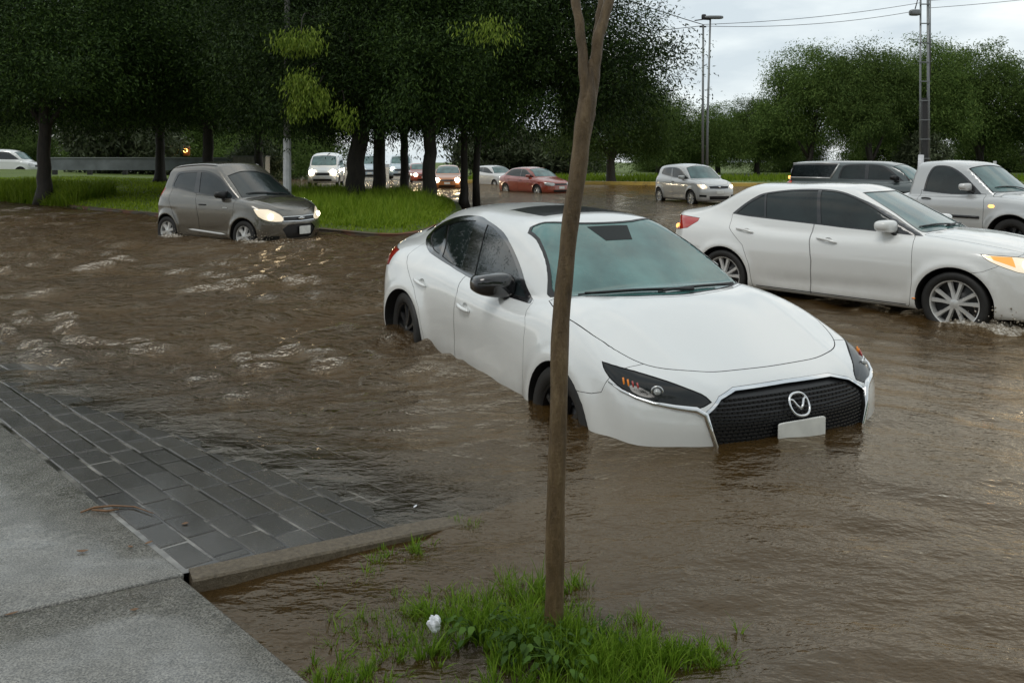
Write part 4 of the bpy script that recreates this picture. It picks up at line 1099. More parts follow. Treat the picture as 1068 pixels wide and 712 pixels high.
def pave_z(s, t):
    z = .05 - .0093*(t - 2.9)
    return np.where(s > 1.25, z - .054*(s - 1.25), z + .010*(1.25 - s))
def mound(X, Y):
    return (.070*np.exp(-((X-.10)/.42)**2 - ((Y-2.52)/.30)**2) + .035*np.exp(-((X+.25)/.30)**2 - ((Y-2.72)/.22)**2)
            + .035*np.exp(-((X-.50)/.20)**2 - ((Y-2.50)/.16)**2))
def ground_z(X, Y):
    d = poly_dist(X, Y, VERGE)
    z = np.full(X.shape, -.36)
    z = np.where(d > 0, .03 + .10*sstep(0, .5, d) + .60*sstep(.5, 24, d) * sstep(-6, -16, X) + .12*sstep(.5, 6, d), z)
    z = np.where((d > -.25) & (d <= 0), -.36 + .39*sstep(-.25, 0, d), z)
    far = sstep(0, .5, Y - (54.6 - .38*(X + 3))) * (X > -3.2 - .12*(Y - 50))
    z = np.where(far > 0, np.maximum(z, -.36 + .34*far + .12*sstep(2, 10, Y - (54.6 - .38*(X+3)))), z)
    s, t = to_st(X, Y)
    pit = (s > 1.0) & (t < 3.2) & (Y < 4.5)
    z = np.where(pit, np.maximum(z, -.075*np.ones_like(z) - .25*sstep(3.0, 4.2, Y + .3*X) - .2*sstep(.75, 1.6, X) + mound(X, Y)), z)
    z = np.where((X > 42), np.maximum(z, .0), z)
    return z

def grid_mesh(name, X, Y, Z, mat, attrs=None, kind='structure', smooth=True):
    r, c = X.shape
    V = np.column_stack([X.ravel(), Y.ravel(), Z.ravel()])
    i = np.arange(r*c).reshape(r, c)
    Q = np.stack([i[:-1, :-1], i[:-1, 1:], i[1:, 1:], i[1:, :-1]], -1).reshape(-1, 4)
    me = bpy.data.meshes.new(name)
    me.vertices.add(len(V)); me.vertices.foreach_set('co', V.ravel())
    me.loops.add(Q.size); me.loops.foreach_set('vertex_index', Q.ravel())
    me.polygons.add(len(Q)); me.polygons.foreach_set('loop_start', np.arange(len(Q))*4)
    me.polygons.foreach_set('use_smooth', np.full(len(Q), smooth))
    me.update(); me.validate(); me.materials.append(mat)
    for k, v in (attrs or {}).items():
        a = me.attributes.new(k, 'FLOAT', 'POINT'); a.data.foreach_set('value', v.ravel().astype(np.float32))
    o = bpy.data.objects.new(name, me); COL.objects.link(o)
    if kind: o['kind'] = kind
    return o

def quad_cloud(name, P, A, B, mat, parent=None, kind=None, tip=.35):
    """many small leaf shapes: centre P, half length A, half width B (all n x 3)"""
    n = len(P)
    V = np.empty((n, 4, 3)); V[:, 0] = P - A; V[:, 1] = P - A*(1 - 2*tip)*.5 + B; V[:, 2] = P + A; V[:, 3] = P - A*(1 - 2*tip)*.5 - B
    me = bpy.data.meshes.new(name)
    me.vertices.add(n*4); me.vertices.foreach_set('co', V.ravel())
    me.loops.add(n*4); me.loops.foreach_set('vertex_index', np.arange(n*4))
    me.polygons.add(n); me.polygons.foreach_set('loop_start', np.arange(n)*4)
    me.update(); me.materials.append(mat)
    o = bpy.data.objects.new(name, me); COL.objects.link(o)
    if parent: o.parent = parent
    if kind: o['kind'] = kind
    return o

def blades(name, base, h, w, lean, mat, kind='stuff', seg=3, parent=None):
    """grass: curved tapering strips; base n x 3, h/w n, lean n x 2"""
    n = len(base); a = RNG.uniform(0, 2*PI, n)
    side = np.stack([np.cos(a), np.sin(a), np.zeros(n)], 1) * w[:, None]
    V = np.empty((n, 2*seg + 1, 3))
    for k in range(seg + 1):
        t = k/seg
        c = base + np.column_stack([lean*t*t, h*(t - .25*t*t*np.linalg.norm(lean, axis=1)/np.maximum(h, 1e-3))])
        if k < seg:
            V[:, 2*k] = c - side*(1 - .75*t); V[:, 2*k+1] = c + side*(1 - .75*t)
        else: V[:, 2*seg] = c
    loops = []; tot = []
    m = 2*seg + 1
    F4 = [(2*k, 2*k+1, 2*k+3, 2*k+2) for k in range(seg - 1)]
    pat = [i for f in F4 for i in f] + [2*seg-2, 2*seg-1, 2*seg]
    tots = [4]*(seg-1) + [3]
    L = (np.arange(n)[:, None]*m + np.array(pat)[None]).ravel()
    T = np.tile(tots, n); S = np.concatenate([[0], np.cumsum(T)[:-1]])
    me = bpy.data.meshes.new(name)
    me.vertices.add(n*m); me.vertices.foreach_set('co', V.ravel())
    me.loops.add(len(L)); me.loops.foreach_set('vertex_index', L)
    me.polygons.add(len(T)); me.polygons.foreach_set('loop_start', S)
    me.polygons.foreach_set('use_smooth', np.ones(len(T), bool))
    me.update(); me.materials.append(mat)
    o = bpy.data.objects.new(name, me); COL.objects.link(o)
    if kind: o['kind'] = kind
    if parent: o.parent = parent
    return o

# ---- materials of the setting
def water_mat():
    m, t, p, o = nt('muddy flood water')
    v = coords(t)
    cl = ramp(t, noise(t, coords(t, (.5, .9, 1)), .9, 5, .6), [(.3, (.034, .018, .005)), (.7, (.062, .036, .0115))])
    at = node(t, 'ShaderNodeAttribute', attribute_name='foam')
    mixc = node(t, 'ShaderNodeMix', data_type='RGBA'); t.links.new(cl, mixc.inputs[6]); mixc.inputs[7].default_value = (.34, .29, .22, 1)
    fn = ramp(t, noise(t, v, 22, 6, .7), [(.42, 0.0), (.66, 1.0)])
    fm = node(t, 'ShaderNodeMath', operation='MULTIPLY'); t.links.new(at.outputs['Fac'], fm.inputs[0]); t.links.new(fn, fm.inputs[1])
    t.links.new(fm.outputs[0], mixc.inputs[0])
    n1 = noise(t, coords(t, (1.0, 1.7, 1), (0, 0, .25)), 7.5, 3, .6)
    n2 = noise(t, coords(t, (1.0, 2.1, 1), (0, 0, -.2)), 24, 3, .6)
    ch = node(t, 'ShaderNodeAttribute', attribute_name='chop')
    b1 = node(t, 'ShaderNodeBump', Strength=1.0); t.links.new(n1, b1.inputs['Height'])
    k1 = node(t, 'ShaderNodeMath', operation='MULTIPLY'); t.links.new(ch.outputs['Fac'], k1.inputs[0]); k1.inputs[1].default_value = .036
    t.links.new(k1.outputs[0], b1.inputs['Distance'])
    b2 = node(t, 'ShaderNodeBump', Strength=1.0); t.links.new(n2, b2.inputs['Height']); t.links.new(b1.outputs[0], b2.inputs['Normal'])
    k2 = node(t, 'ShaderNodeMath', operation='MULTIPLY'); t.links.new(ch.outputs['Fac'], k2.inputs[0]); k2.inputs[1].default_value = .0075
    t.links.new(k2.outputs[0], b2.inputs['Distance'])
    nr = b2.outputs[0]
    d = t.nodes.new('ShaderNodeBsdfDiffuse'); t.links.new(mixc.outputs[2], d.inputs[0])
    tr = t.nodes.new('ShaderNodeBsdfTransparent')
    g = t.nodes.new('ShaderNodeBsdfGlossy'); g.inputs['Roughness'].default_value = .035; g.inputs['Color'].default_value = (1, .905, .77, 1); t.links.new(nr, g.inputs['Normal'])
    mk = node(t, 'ShaderNodeAttribute', attribute_name='murk')
    a = t.nodes.new('ShaderNodeMixShader'); t.links.new(mk.outputs['Fac'], a.inputs[0]); t.links.new(tr.outputs[0], a.inputs[1]); t.links.new(d.outputs[0], a.inputs[2])
    fr = node(t, 'ShaderNodeFresnel', IOR=1.54); t.links.new(nr, fr.inputs['Normal'])
    b = t.nodes.new('ShaderNodeMixShader'); t.links.new(fr.outputs[0], b.inputs[0]); t.links.new(a.outputs[0], b.inputs[1]); t.links.new(g.outputs[0], b.inputs[2])
    t.links.new(b.outputs[0], o.inputs[0]); t.nodes.remove(p)
    return m

def wet_concrete():
    m, t, p, o = nt('wet concrete slab')
    v = coords(t)
    big = noise(t, v, 1.7, 5, .6); fine = noise(t, v, 160, 2, .6); mid = noise(t, v, 14, 5, .65)
    c1 = ramp(t, mid, [(.3, (.120, .116, .100)), (.7, (.215, .207, .183))])
    sp = ramp(t, fine, [(.40, .42), (.62, 1.35)])
    mx = node(t, 'ShaderNodeMix', data_type='RGBA', blend_type='MULTIPLY'); mx.inputs[0].default_value = 1
    t.links.new(c1, mx.inputs[6]); t.links.new(sp, mx.inputs[7]); t.links.new(mx.outputs[2], p.inputs['Base Color'])
    pud = ramp(t, big, [(.38, .26), (.54, .04)])
    t.links.new(pud, p.inputs['Roughness']); p.inputs['Specular IOR Level'].default_value = .6
    p.inputs['Coat Weight'].default_value = .55; p.inputs['Coat Roughness'].default_value = .10
    amt = ramp(t, big, [(.42, 1.0), (.58, .12)])
    h = node(t, 'ShaderNodeMath', operation='MULTIPLY'); t.links.new(fine, h.inputs[0]); t.links.new(amt, h.inputs[1])
    n1 = bump(t, h.outputs[0], .9, .006)
    n2 = noise(t, v, 30, 4, .6)
    t.links.new(bump(t, n2, .25, .006, n1), p.inputs['Normal'])
    return m

def wet_paver():
    m, t, p, o = nt('wet dark paving brick')
    v = coords(t)
    g = t.nodes.new('ShaderNodeNewGeometry')
    c = ramp(t, g.outputs['Random Per Island'], [(0, (.020, .0175, .013)), (1, (.044, .039, .030))])
    f = noise(t, v, 150, 3, .6)
    mx = node(t, 'ShaderNodeMix', data_type='RGBA', blend_type='MULTIPLY'); mx.inputs[0].default_value = 1
    t.links.new(c, mx.inputs[6]); t.links.new(ramp(t, f, [(.35, .6), (.65, 1.3)]), mx.inputs[7]); t.links.new(mx.outputs[2], p.inputs['Base Color'])
    t.links.new(ramp(t, noise(t, v, 3.2, 5, .6), [(.35, .30), (.60, .06)]), p.inputs['Roughness'])
    p.inputs['Coat Weight'].default_value = .4; p.inputs['Coat Roughness'].default_value = .08
    n1 = bump(t, f, .7, .006)
    t.links.new(bump(t, noise(t, v, 26, 4, .6), .3, .008, n1), p.inputs['Normal'])
    return m

def setting():
    soil = nt('wet soil and grass ground'); m, t, p, o = soil
    v = coords(t)
    t.links.new(ramp(t, noise(t, v, .9, 6, .65), [(.3, (.065, .100, .014)), (.55, (.105, .155, .020)), (.75, (.080, .090, .028))]), p.inputs['Base Color'])
    p.inputs['Roughness'].default_value = .8
    t.links.new(bump(t, noise(t, v, 9, 5, .7), 1, .08), p.inputs['Normal'])
    mud = plain('dark mud', (.040, .030, .018), .45, var=.35, vscale=9)
    xs = np.unique(np.concatenate([np.linspace(-160, -40, 25), np.linspace(-40, 40, 150), np.linspace(40, 160, 25), np.linspace(-3, 3, 90)]))
    ys = np.unique(np.concatenate([np.linspace(-6, 1.5, 8), np.linspace(1.5, 5, 70), np.linspace(5, 60, 150), np.linspace(60, 260, 40)]))
    X, Y = np.meshgrid(xs, ys)
    Z = ground_z(X, Y) + .03*vnoise(X*.7, Y*.7, 3)*(poly_dist(X, Y, VERGE) > .6)
    g = grid_mesh('ground', X, Y, Z, m)
    g.data.materials.append(mud)
    # faces near the tree pit and under the flood are mud
    C = np.empty(len(g.data.polygons)*3); g.data.polygons.foreach_get('center', C); C = C.reshape(-1, 3)
    g.data.polygons.foreach_set('material_index', ((C[:, 1] < 14) | (C[:, 2] < -.05)).astype(np.int32))
    # far service road beyond the kerb
    asphalt = plain('wet asphalt', (.040, .042, .045), .28, var=.25, vscale=2)
    xs = np.linspace(-2, 60, 60); ys = np.linspace(64, 71, 4); X, Y = np.meshgrid(xs, ys)
    Yv = Y - .30*(X + 2)*.5
    grid_mesh('far_road', X, Yv, ground_z(X, Yv) + .045, asphalt)
    # ---- water
    nr, na = 660, 640
    r = .9*np.exp(np.linspace(0, math.log(150/.9), nr)); th = np.radians(np.linspace(-76, 76, na))
    Rg, Tg = np.meshgrid(r, th, indexing='ij'); X = Rg*np.sin(Tg); Y = Rg*np.cos(Tg)
    dr = Rg*math.log(150/.9)/nr*1.1
    left = sstep(1.2, -2.0, X - .02*Y) ; s, tt = to_st(X, Y)
    chop = .52 + 1.65*left*sstep(3.6, 6.5, Y) + .65*sstep(8, 16, Y)
    chop *= .25 + .75*sstep(0, .7, s - (2.22 - .173*(np.maximum(tt, 2.7) - 2.9)))          # calm in the shallows on the ramp
    pit = (tt < kerb_t(s)) & (Y < 3.6) & (X < .9); chop = chop + (.46 - chop)*sstep(.3, -.3, tt - kerb_t(s) )*sstep(4.2, 3.0, Y)*sstep(1.6, .3, X)
    H = np.zeros_like(X)
    rg = np.random.default_rng(5)
    wx = X + .25*vnoise(X*.6, Y*.6, 1); wy = Y + .25*vnoise(X*.6 + 9, Y*.6, 2)
    for k in range(54):
        lam = .15*(7**rg.uniform(0, 1)); ang = rg.normal(1.70, .50)
        kx, ky = math.cos(ang)*2*PI/lam, math.sin(ang)*2*PI/lam
        amp = .0021*(lam/.4)**.75
        H += amp*np.sin(kx*wx + ky*wy + rg.uniform(0, 6.28)) * np.clip((lam/dr - 2)/3, 0, 1)
    H *= (.80 + .5*np.clip(.5 + vnoise(X*.35, Y*.6, 8), 0, 1.2))
    Z = water_level(X, Y) + H*chop
    # long slow swell on the right
    sw = sstep(.2, 1.5, X)*sstep(9, 5, Y)
    Z += sw*.0105*np.sin((X*.75 + Y*1.0)*2*PI/.62 + 1.6*vnoise(X*1.1, Y*1.1, 4)) * (.6 + .6*vnoise(X*.8, Y*.8, 6))
    foam = np.zeros_like(X)
    for cx, cy, a, w, amp in ((5.00, 8.55, .62, .20, .05), (3.0, 10.4, .6, .18, .03), (-4.45, 15.45, .75, .22, .07), (-6.2, 16.6, .6, .2, .05)):
        d = np.hypot((X-cx), (Y-cy)*1.2)
        k = np.exp(-((d - a*.55)/w)**2)
        Z += k*amp*(.35 + .6*vnoise(X*9, Y*9, 12) + .3*vnoise(X*19, Y*19, 13))
        foam = np.maximum(foam, k*1.0)
        Z += .012*np.exp(-(d/3.0)**2)*np.sin(d*2*PI/.55)*sstep(.4, 1.2, d)
        chop += .8*np.exp(-(d/1.6)**2)
    depth = np.maximum(0, water_level(X, Y) - np.maximum(ground_z(X, Y), np.where((tt > kerb_t(s)), pave_z(s, tt), -9)))
    murk = 1 - np.exp(-depth/.045)
    grid_mesh('water', X, Y, Z, water_mat(), {'murk': murk, 'foam': foam, 'chop': chop})
    # ---- pavement slabs, brick ramp, kerb
    conc = wet_concrete()
    def slab(name, s0, s1, t_lo, t_hi, ns, ntt, thick=.14, edge=.008):
        S = np.linspace(s0, s1, ns)[None, :].repeat(ntt, 0)
        lo = t_lo(S[0]); hi = t_hi(S[0])
        T = lo[None, :] + (hi - lo)[None, :]*np.linspace(0, 1, ntt)[:, None]
        X, Y = from_st(S, T); Z = pave_z(S, T) + .0
        V = np.column_stack([X.ravel(), Y.ravel(), Z.ravel()]).tolist(); n = len(V)
        i = np.arange(ns*ntt).reshape(ntt, ns)
        F = np.stack([i[:-1, :-1], i[:-1, 1:], i[1:, 1:], i[1:, :-1]], -1).reshape(-1, 4).tolist()
        ring = list(i[0, :]) + list(i[1:, -1]) + list(i[-1, -2::-1]) + list(i[-2:0:-1, 0])
        c = np.mean(np.array(V), 0)
        for k in ring:   # rounded arris then the vertical face
            x, y, z = V[k]; V.append((x, y, z - thick))
        m_ = len(ring)
        F += [(ring[(k+1) % m_], ring[k], n + k, n + (k+1) % m_) for k in range(m_)]
        ob = mesh_obj(name, V, F, conc, None, True); tag(ob, kind='structure')
        bm = bmesh.new(); bm.from_mesh(ob.data)
        ed = [e for e in bm.edges if len(e.link_faces) == 2 and e.calc_face_angle(0) > .6]
        bmesh.ops.bevel(bm, geom=ed, offset=edge, segments=2, affect='EDGES', profile=.5)
        bm.to_mesh(ob.data); bm.free(); ob.data.polygons.foreach_set('use_smooth', np.ones(len(ob.data.polygons), bool))
        return ob
    slab('pavement', -7, 1.246, lambda s: kerb_t(s) + .006, lambda s: 0*s + 13, 30, 40)
    slab('pavement', -7, 1.228, lambda s: 0*s - 3, lambda s: kerb_t(s) - .006, 30, 20)
    pv = MB(); row = 0; s0 = 1.262
    widths = [.115] + [.128]*19
    rr = random.Random(3)
    for wv in widths:
        tcur = 2.2 + rr.uniform(0, .2)
        while tcur < 9.5:
            ln = .225 + rr.uniform(-.004, .004)
            a0, a1, b0, b1 = s0 + .0045, s0 + wv - .0045, tcur + .0035, tcur + ln - .0035
            b0 = max(b0, float(kerb_t(np.array(a0))) + .048)
            if b1 - b0 > .03 and a0 < 3.4:
                dz = rr.uniform(-.002, .002); tl = rr.uniform(-.002, .002); e = .006
                V = []
                for (ss, tq, zz) in [(a0, b0, -.03), (a1, b0, -.03), (a1, b1, -.03), (a0, b1, -.03), (a0, b0, -e*.6), (a1, b0, -e*.6), (a1, b1, -e*.6), (a0, b1, -e*.6), (a0+e, b0+e, 0), (a1-e, b0+e, 0), (a1-e, b1-e, 0), (a0+e, b1-e, 0)]:
                    x, y = from_st(ss, tq)
                    V.append((x, y, float(pave_z(np.array(ss), np.array(tq))) + zz + dz + tl*((tq - b0)/.2)))
                F = [(8, 9, 10, 11)] + [(4+i, 4+(i+1) % 4, 8+(i+1) % 4, 8+i) for i in range(4)] + [(i, (i+1) % 4, 4+(i+1) % 4, 4+i) for i in range(4)]
                pv.add(V, F)
            tcur += ln
        s0 += wv
    tag(pv.build('paving', wet_paver()), kind='structure')
    grout, t, p, o = nt('wet grout with painted gleam'); v = coords(t)
    t.links.new(ramp(t, noise(t, v, 2.6, 4, .6), [(.47, (.022, .019, .015)), (.66, (.30, .29, .26))]), p.inputs['Base Color']); p.inputs['Roughness'].default_value = .12  # dark grout; its pale patches are sky gleam on wet joints, put into the colour
    S, T = np.meshgrid(np.linspace(1.2, 3.6, 12), np.linspace(2.2, 9.6, 30)); T = np.maximum(T, kerb_t(S) + .02)
    X, Y = from_st(S, T)
    grid_mesh('paving_bed', X, Y, pave_z(S, T) - .0035, grout)
    # kerb stone along the tree pit
    kt = MB(); N = 26; sec_ = [(.044, -.30), (.044, -.016), (.038, -.008), (-.040, -.012), (-.046, -.020), (-.040, -.30)]
    V = []
    for i in range(N + 1):
        s = 1.262 + 1.35*i/N; t = float(kerb_t(np.array(s))); wob = .0025*math.sin(i*1.9) + .002*math.sin(i*4.3)
        for d, z in sec_:
            x, y = from_st(s + d*.265, t + d)
            V.append((x, y, .058 - .030*(s - 1.26) + z + (wob if z > 0 else 0) - .012*max(0, s - 2.1)**2*20))
    k = len(sec_); F = [(i*k+j, (i+1)*k+j, (i+1)*k+j+1, i*k+j+1) for i in range(N) for j in range(k-1)] + [tuple(range(k)), tuple(N*k + j for j in range(k))[::-1]]
    km, t, p, o = nt('weathered kerb concrete'); v = coords(t)
    t.links.new(ramp(t, noise(t, v, 60, 6, .7), [(.3, (.060, .046, .028)), (.7, (.165, .132, .088))]), p.inputs['Base Color']); p.inputs['Roughness'].default_value = .5
    t.links.new(bump(t, noise(t, v, 90, 5, .7), .9, .008), p.inputs['Normal'])
    kt.add(V, F); tag(kt.build('kerb', km, sharp=18), kind='structure')
    # painted kerbs: along the grass verge and across the far side
    def path_kerb(name, pts, w, z0, h, mat):
        P = np.array(pts, float); n = np.gradient(P, axis=0); n /= np.linalg.norm(n, axis=1)[:, None]; q = np.stack([-n[:, 1], n[:, 0]], 1)
        V = []
        for i in range(len(P)):
            for d, z in ((0, -.5), (0, h*.9), (.03, h), (w, h), (w, -.5)): V.append((P[i, 0] + q[i, 0]*d, P[i, 1] + q[i, 1]*d, z0 + z))
        F = [(i*5+j, i*5+j+1, (i+1)*5+j+1, (i+1)*5+j) for i in range(len(P)-1) for j in range(4)]
        tag(mesh_obj(name, V, F, mat), kind='structure')
    kp, t, p, o = nt('faded painted kerb'); v = coords(t)
    t.links.new(ramp(t, noise(t, v, 1.1, 6, .7), [(.46, (.10, .085, .065)), (.58, (.17, .060, .030)), (.68, (.26, .17, .06))]), p.inputs['Base Color']); p.inputs['Roughness'].default_value = .5
    c = smooth_poly([tuple(q) for q in VERGE[:9]], 8)[:64]
    path_kerb('kerb', c[::-1], -.18, 0, .065, kp)
    ky, t, p, o = nt('yellow painted kerb'); v = coords(t)
    t.links.new(ramp(t, noise(t, v, 1.6, 6, .7), [(.32, (.20, .15, .07)), (.5, (.52, .36, .08))]), p.inputs['Base Color']); p.inputs['Roughness'].default_value = .45
    path_kerb('kerb', [(x, 54.5 - .38*(x + 3)) for x in np.linspace(-3.4, 26, 30)], .5, -.10, .17, ky)
# ------------------------------------------------------------------ trees, grass, weeds
def crown_points(lobes, n_clump, per, sigma, rg, hang=.6, la=.11, lb=.032, shell=.42):
    L = np.array(lobes, float); wgt = (L[:, 3]*L[:, 4]*L[:, 5])**.67; wgt /= wgt.sum()
    k = rg.choice(len(L), n_clump, p=wgt)
    d = rg.normal(size=(n_clump, 3)); d /= np.linalg.norm(d, axis=1)[:, None]
    r = rg.uniform(0, 1, n_clump)**shell * rg.uniform(.80, 1.18, n_clump)
    C = L[k, :3] + d*L[k, 3:]*r[:, None]
    sz = rg.uniform(.6, 1.35, n_clump)*sigma
    n = n_clump*per
    ci = np.repeat(np.arange(n_clump), per)
    off = np.clip(rg.normal(size=(n, 3)), -1.7, 1.7)*sz[ci][:, None]*np.array([1, 1, .8])
    off[:, 2] -= .25*np.abs(rg.normal(size=n))*sz[ci]
    P = C[ci] + off
    A = rg.normal(size=(n, 3)); A /= np.linalg.norm(A, axis=1)[:, None]
    out = d[ci]; A = A*.75 + out*.35 + np.array([0, 0, -hang]); A /= np.linalg.norm(A, axis=1)[:, None]
    B = np.cross(A, rg.normal(size=(n, 3))); B /= np.maximum(np.linalg.norm(B, axis=1), 1e-6)[:, None]
    s = rg.uniform(.65, 1.3, n)[:, None]
    return P, A*la*s, B*lb*s

_crowns = {}
def crown_mesh(key, lobes, mat, n_clump, per, sigma, seed, **kw):
    if key not in _crowns:
        P, A, B = crown_points(lobes, n_clump, per, sigma, np.random.default_rng(seed), **kw)
        o = quad_cloud('crown', P, A, B, mat); _crowns[key] = o.data; bpy.data.objects.remove(o)
    return _crowns[key]

def limb(mb, p0, p1, r0, r1, rg, wob=.12, n=7):
    p0 = np.array(p0, float); p1 = np.array(p1, float); P = []
    a = rg.normal(size=3)*wob*np.linalg.norm(p1-p0)*.5
    for i in range(n):
        t = i/(n-1); P.append(p0 + (p1-p0)*t + a*math.sin(PI*t) + np.array([0, 0, .18*np.linalg.norm((p1-p0)[:2])*math.sin(PI*t)]))
    mb.tube(P, np.linspace(r0, r1, n), 9)

def tree(name, label, loc, trunk, limbs, crown_data, cloc, cscale, crot, barkmat, group):
    """trunk: list of (dx, dy, z, r); limbs: list of (from z fraction, (x, y, z), r0)"""
    t = empty(name, loc); tag(t, label, 'tree', group)
    rg = np.random.default_rng(int(abs(loc[0])*100) + int(loc[1]*10))
    m = MB()
    T = np.array(trunk, float)
    zs = np.linspace(0, 1, 14); idx = np.linspace(0, 1, len(T))
    P = np.column_stack([np.interp(zs, idx, T[:, k]) for k in range(3)]); R = np.interp(zs, idx, T[:, 3])
    P[1:-1, :2] += rg.normal(size=(12, 2))*.04*R.max()*2; R[0] *= 1.5; R[1] *= 1.15
    m.tube(P, R, 12)
    for f, tip, r0 in limbs: limb(m, P[int(f*13)], tip, r0, r0*.25, rg)
    m.build('trunk', barkmat, t, smooth=True)
    c = bpy.data.objects.new('crown', crown_data); COL.objects.link(c); c.parent = t
    c.location = cloc; c.scale = cscale; c.rotation_euler = (0, 0, crot)
    return t

def scatter_poly(poly, n, rg, cond=None):
    lo, hi = poly.min(0), poly.max(0); out = np.zeros((0, 2))
    while len(out) < n:
        q = rg.uniform(lo, hi, (n*3, 2)); d = poly_dist(q[:, 0], q[:, 1], poly); q = q[d > .12]
        if cond is not None: q = q[cond(q)]
        out = np.concatenate([out, q])
    return out[:n]

def vegetation():
    rg = np.random.default_rng(21)
    dark = leafmat('dark tree leaves', [(.008, .020, .004), (.021, .046, .008), (.060, .105, .018)], .15, .6)
    mid = leafmat('mid green leaves', [(.040, .074, .015), (.080, .132, .030), (.145, .205, .050)], .3, .7)
    lime = leafmat('bright hanging leaves', [(.09, .15, .018), (.17, .25, .032), (.30, .38, .06)], .4, .45)
    hedge = leafmat('grey green shrub leaves', [(.045, .060, .030), (.075, .095, .048), (.11, .13, .07)], .2, .6)
    bk = bark('dark tree bark', (.010, .008, .006), (.035, .027, .019)); bk2 = bark('grey brown bark', (.022, .017, .012), (.055, .044, .032))
    # -- big dark trees of the verge
    lob = [(0,0,5.2,3.6,3.4,2.6), (2.2,.4,4.2,2.4,2.4,1.9), (-2.3,-.2,4.3,2.4,2.3,1.9), (.3,1.8,4.4,2.6,2.0,1.9), (0,-2.0,4.2,2.5,2.0,1.8), (.5,0,7.6,2.6,2.6,2.0), (-1.2,.6,7.0,2.2,2.2,1.8), (1.9,-.6,6.4,2.0,2.0,1.8)]
    big = [crown_mesh('big%d' % k, lob, dark, 520, 280, .40, 30 + k, la=.058, lb=.0165) for k in range(3)]
    def big_tree(label, x, y, r, k, cs=1.0, ct=(0, 0, 0), rot=0.0, trunk=None, zb=.15, lean=(0, 0)):
        tr = trunk or [(0,0,-.3,r*1.25), (lean[0]*.3,lean[1]*.3,1.0,r), (lean[0],lean[1],2.4,r*.92), (lean[0]*1.3,lean[1]*1.3,4.5,r*.6)]
        lx, ly = lean
        lm = [(.62, (2.2+lx, .4, 4.6), r*.55), (.66, (-2.2+lx, -.3, 4.8), r*.5), (.75, (.4+lx, 1.8, 5.0), r*.45), (.8, (lx, -1.9, 4.9), r*.45)]
        s = cs if isinstance(cs, tuple) else (cs, cs, cs)
        return tree('broadleaf_tree', label, (x, y, zb), tr, lm, big[k], ct, s, rot, bk, 'dark trees on the grass verge')
    big_tree('dense dark tree at far left with its trunk rising beside the grass mound', -15.3, 27.0, .20, 0, (1.15,1.15,1.0), (0,0,-.25), .4, zb=.30)
    big_tree('dark tree on the verge with the thick leaning trunk nearest the lamp pole', -5.0, 25.8, .28, 1, (1.0,1.0,.98), (-1.2,0,-.35), 1.3, lean=(.30, 0))
    big_tree('dark tree on the verge, second trunk right of the lamp pole, straight and medium', -4.55, 28.2, .21, 2, 1.0, (.2,.4,-.15), 2.4)
    big_tree('dark tree on the verge with the thinnest trunk, behind the other trunks', -3.98, 30.5, .15, 0, 1.0, (.3,1.0,-.10), 3.3)
    big_tree('dark verge tree with the straight trunk standing in tall grass beside the double-stemmed tree', -2.55, 25.4, .20, 1, (1.05,1.0,1.0), (.8,0,-.30), 4.2)
    big_tree('dark double-stemmed tree at the right end of the verge reaching over the road', -1.62, 27.8, .12, 2, (1.32,1.1,1.0), (2.6,0,-.05), 5.2)
    s2 = [o for o in COL.objects if o.get('label', '').startswith('dark double-stemmed')][0]
    m = MB(); rgx = np.random.default_rng(2); m.tube([(.42,.1,-.3),(.40,.1,.6),(.44,.1,1.6),(.6,.1,3.2)], [.15,.12,.115,.09], 10); m.build('trunk', bk, s2, smooth=True)
    big_tree('dark tree behind the parked grey barrier, between left tree and lamp pole', -11.4, 31.0, .20, 1, (1.25,1.15,1.02), (0,0,-.10), .9, zb=.35)
    big_tree('dark tree at the left edge of the photo behind the white van', -21.5, 34.0, .22, 2, (1.3,1.2,1.05), (0,0,-.3), 2.0, zb=.5)
    big_tree('dark tree in the shade behind the grey hatchback and metal cabinet', -11.2, 36.5, .19, 0, (1.35,1.2,1.05), (0,0,0), 4.6, zb=.35)
    big_tree('dark tree farthest back on the verge over the barrier', -17.5, 41.0, .22, 1, (1.4,1.3,1.1), (0,0,-.2), 3.0, zb=.55)
    # bright drooping sprays on the tree by the lamp pole
    ht = [o for o in COL.objects if o.get('label', '').startswith('dark tree on the verge with the thick')][0]
    P, A, B = crown_points([(-.45,-4.3,3.30,.36,.3,.42), (-.20,-4.35,2.90,.42,.3,.45), (-.62,-4.2,2.60,.22,.3,.40), (-.5,-4.3,4.40,.6,.4,.3), (.62,-4.2,2.40,.25,.2,.28)], 90, 40, .16, rg, 1.6, .062, .017)
    tw = MB(); rgt = np.random.default_rng(9)
    for q in ((-.45,-4.3,3.30), (-.20,-4.35,2.90), (-.62,-4.2,2.60), (-.5,-4.3,4.40), (.62,-4.2,2.40)): limb(tw, (q[0]*.5 - .2, -2.6, q[2] + .75), q, .030, .007, rgt)
    tw.build('hanging_branch', bk, ht, smooth=True)
    quad_cloud('hanging_foliage', P, A, B, lime, ht)
    P, A, B = crown_points([(2.0,-4.3,4.6,.8,.4,.25)], 16, 34, .18, rg, 1.6, .062, .017)
    h6 = [o for o in COL.objects if o.get('label', '').startswith('dark verge tree with the straight')][0]
    quad_cloud('hanging_foliage', P, A, B, lime, h6)
    # -- mid tree right of the slim trunk, farther off
    lob2 = [(0,0,5.0,3.4,3.0,2.4), (2.0,0,3.6,2.2,2.0,1.8), (-2.0,0,3.8,2.2,2.0,1.8), (.2,0,7.2,2.6,2.6,2.0), (1.2,-1,5.8,2.2,2.0,1.8), (-1.3,.5,6.0,2.0,2.0,1.6)]
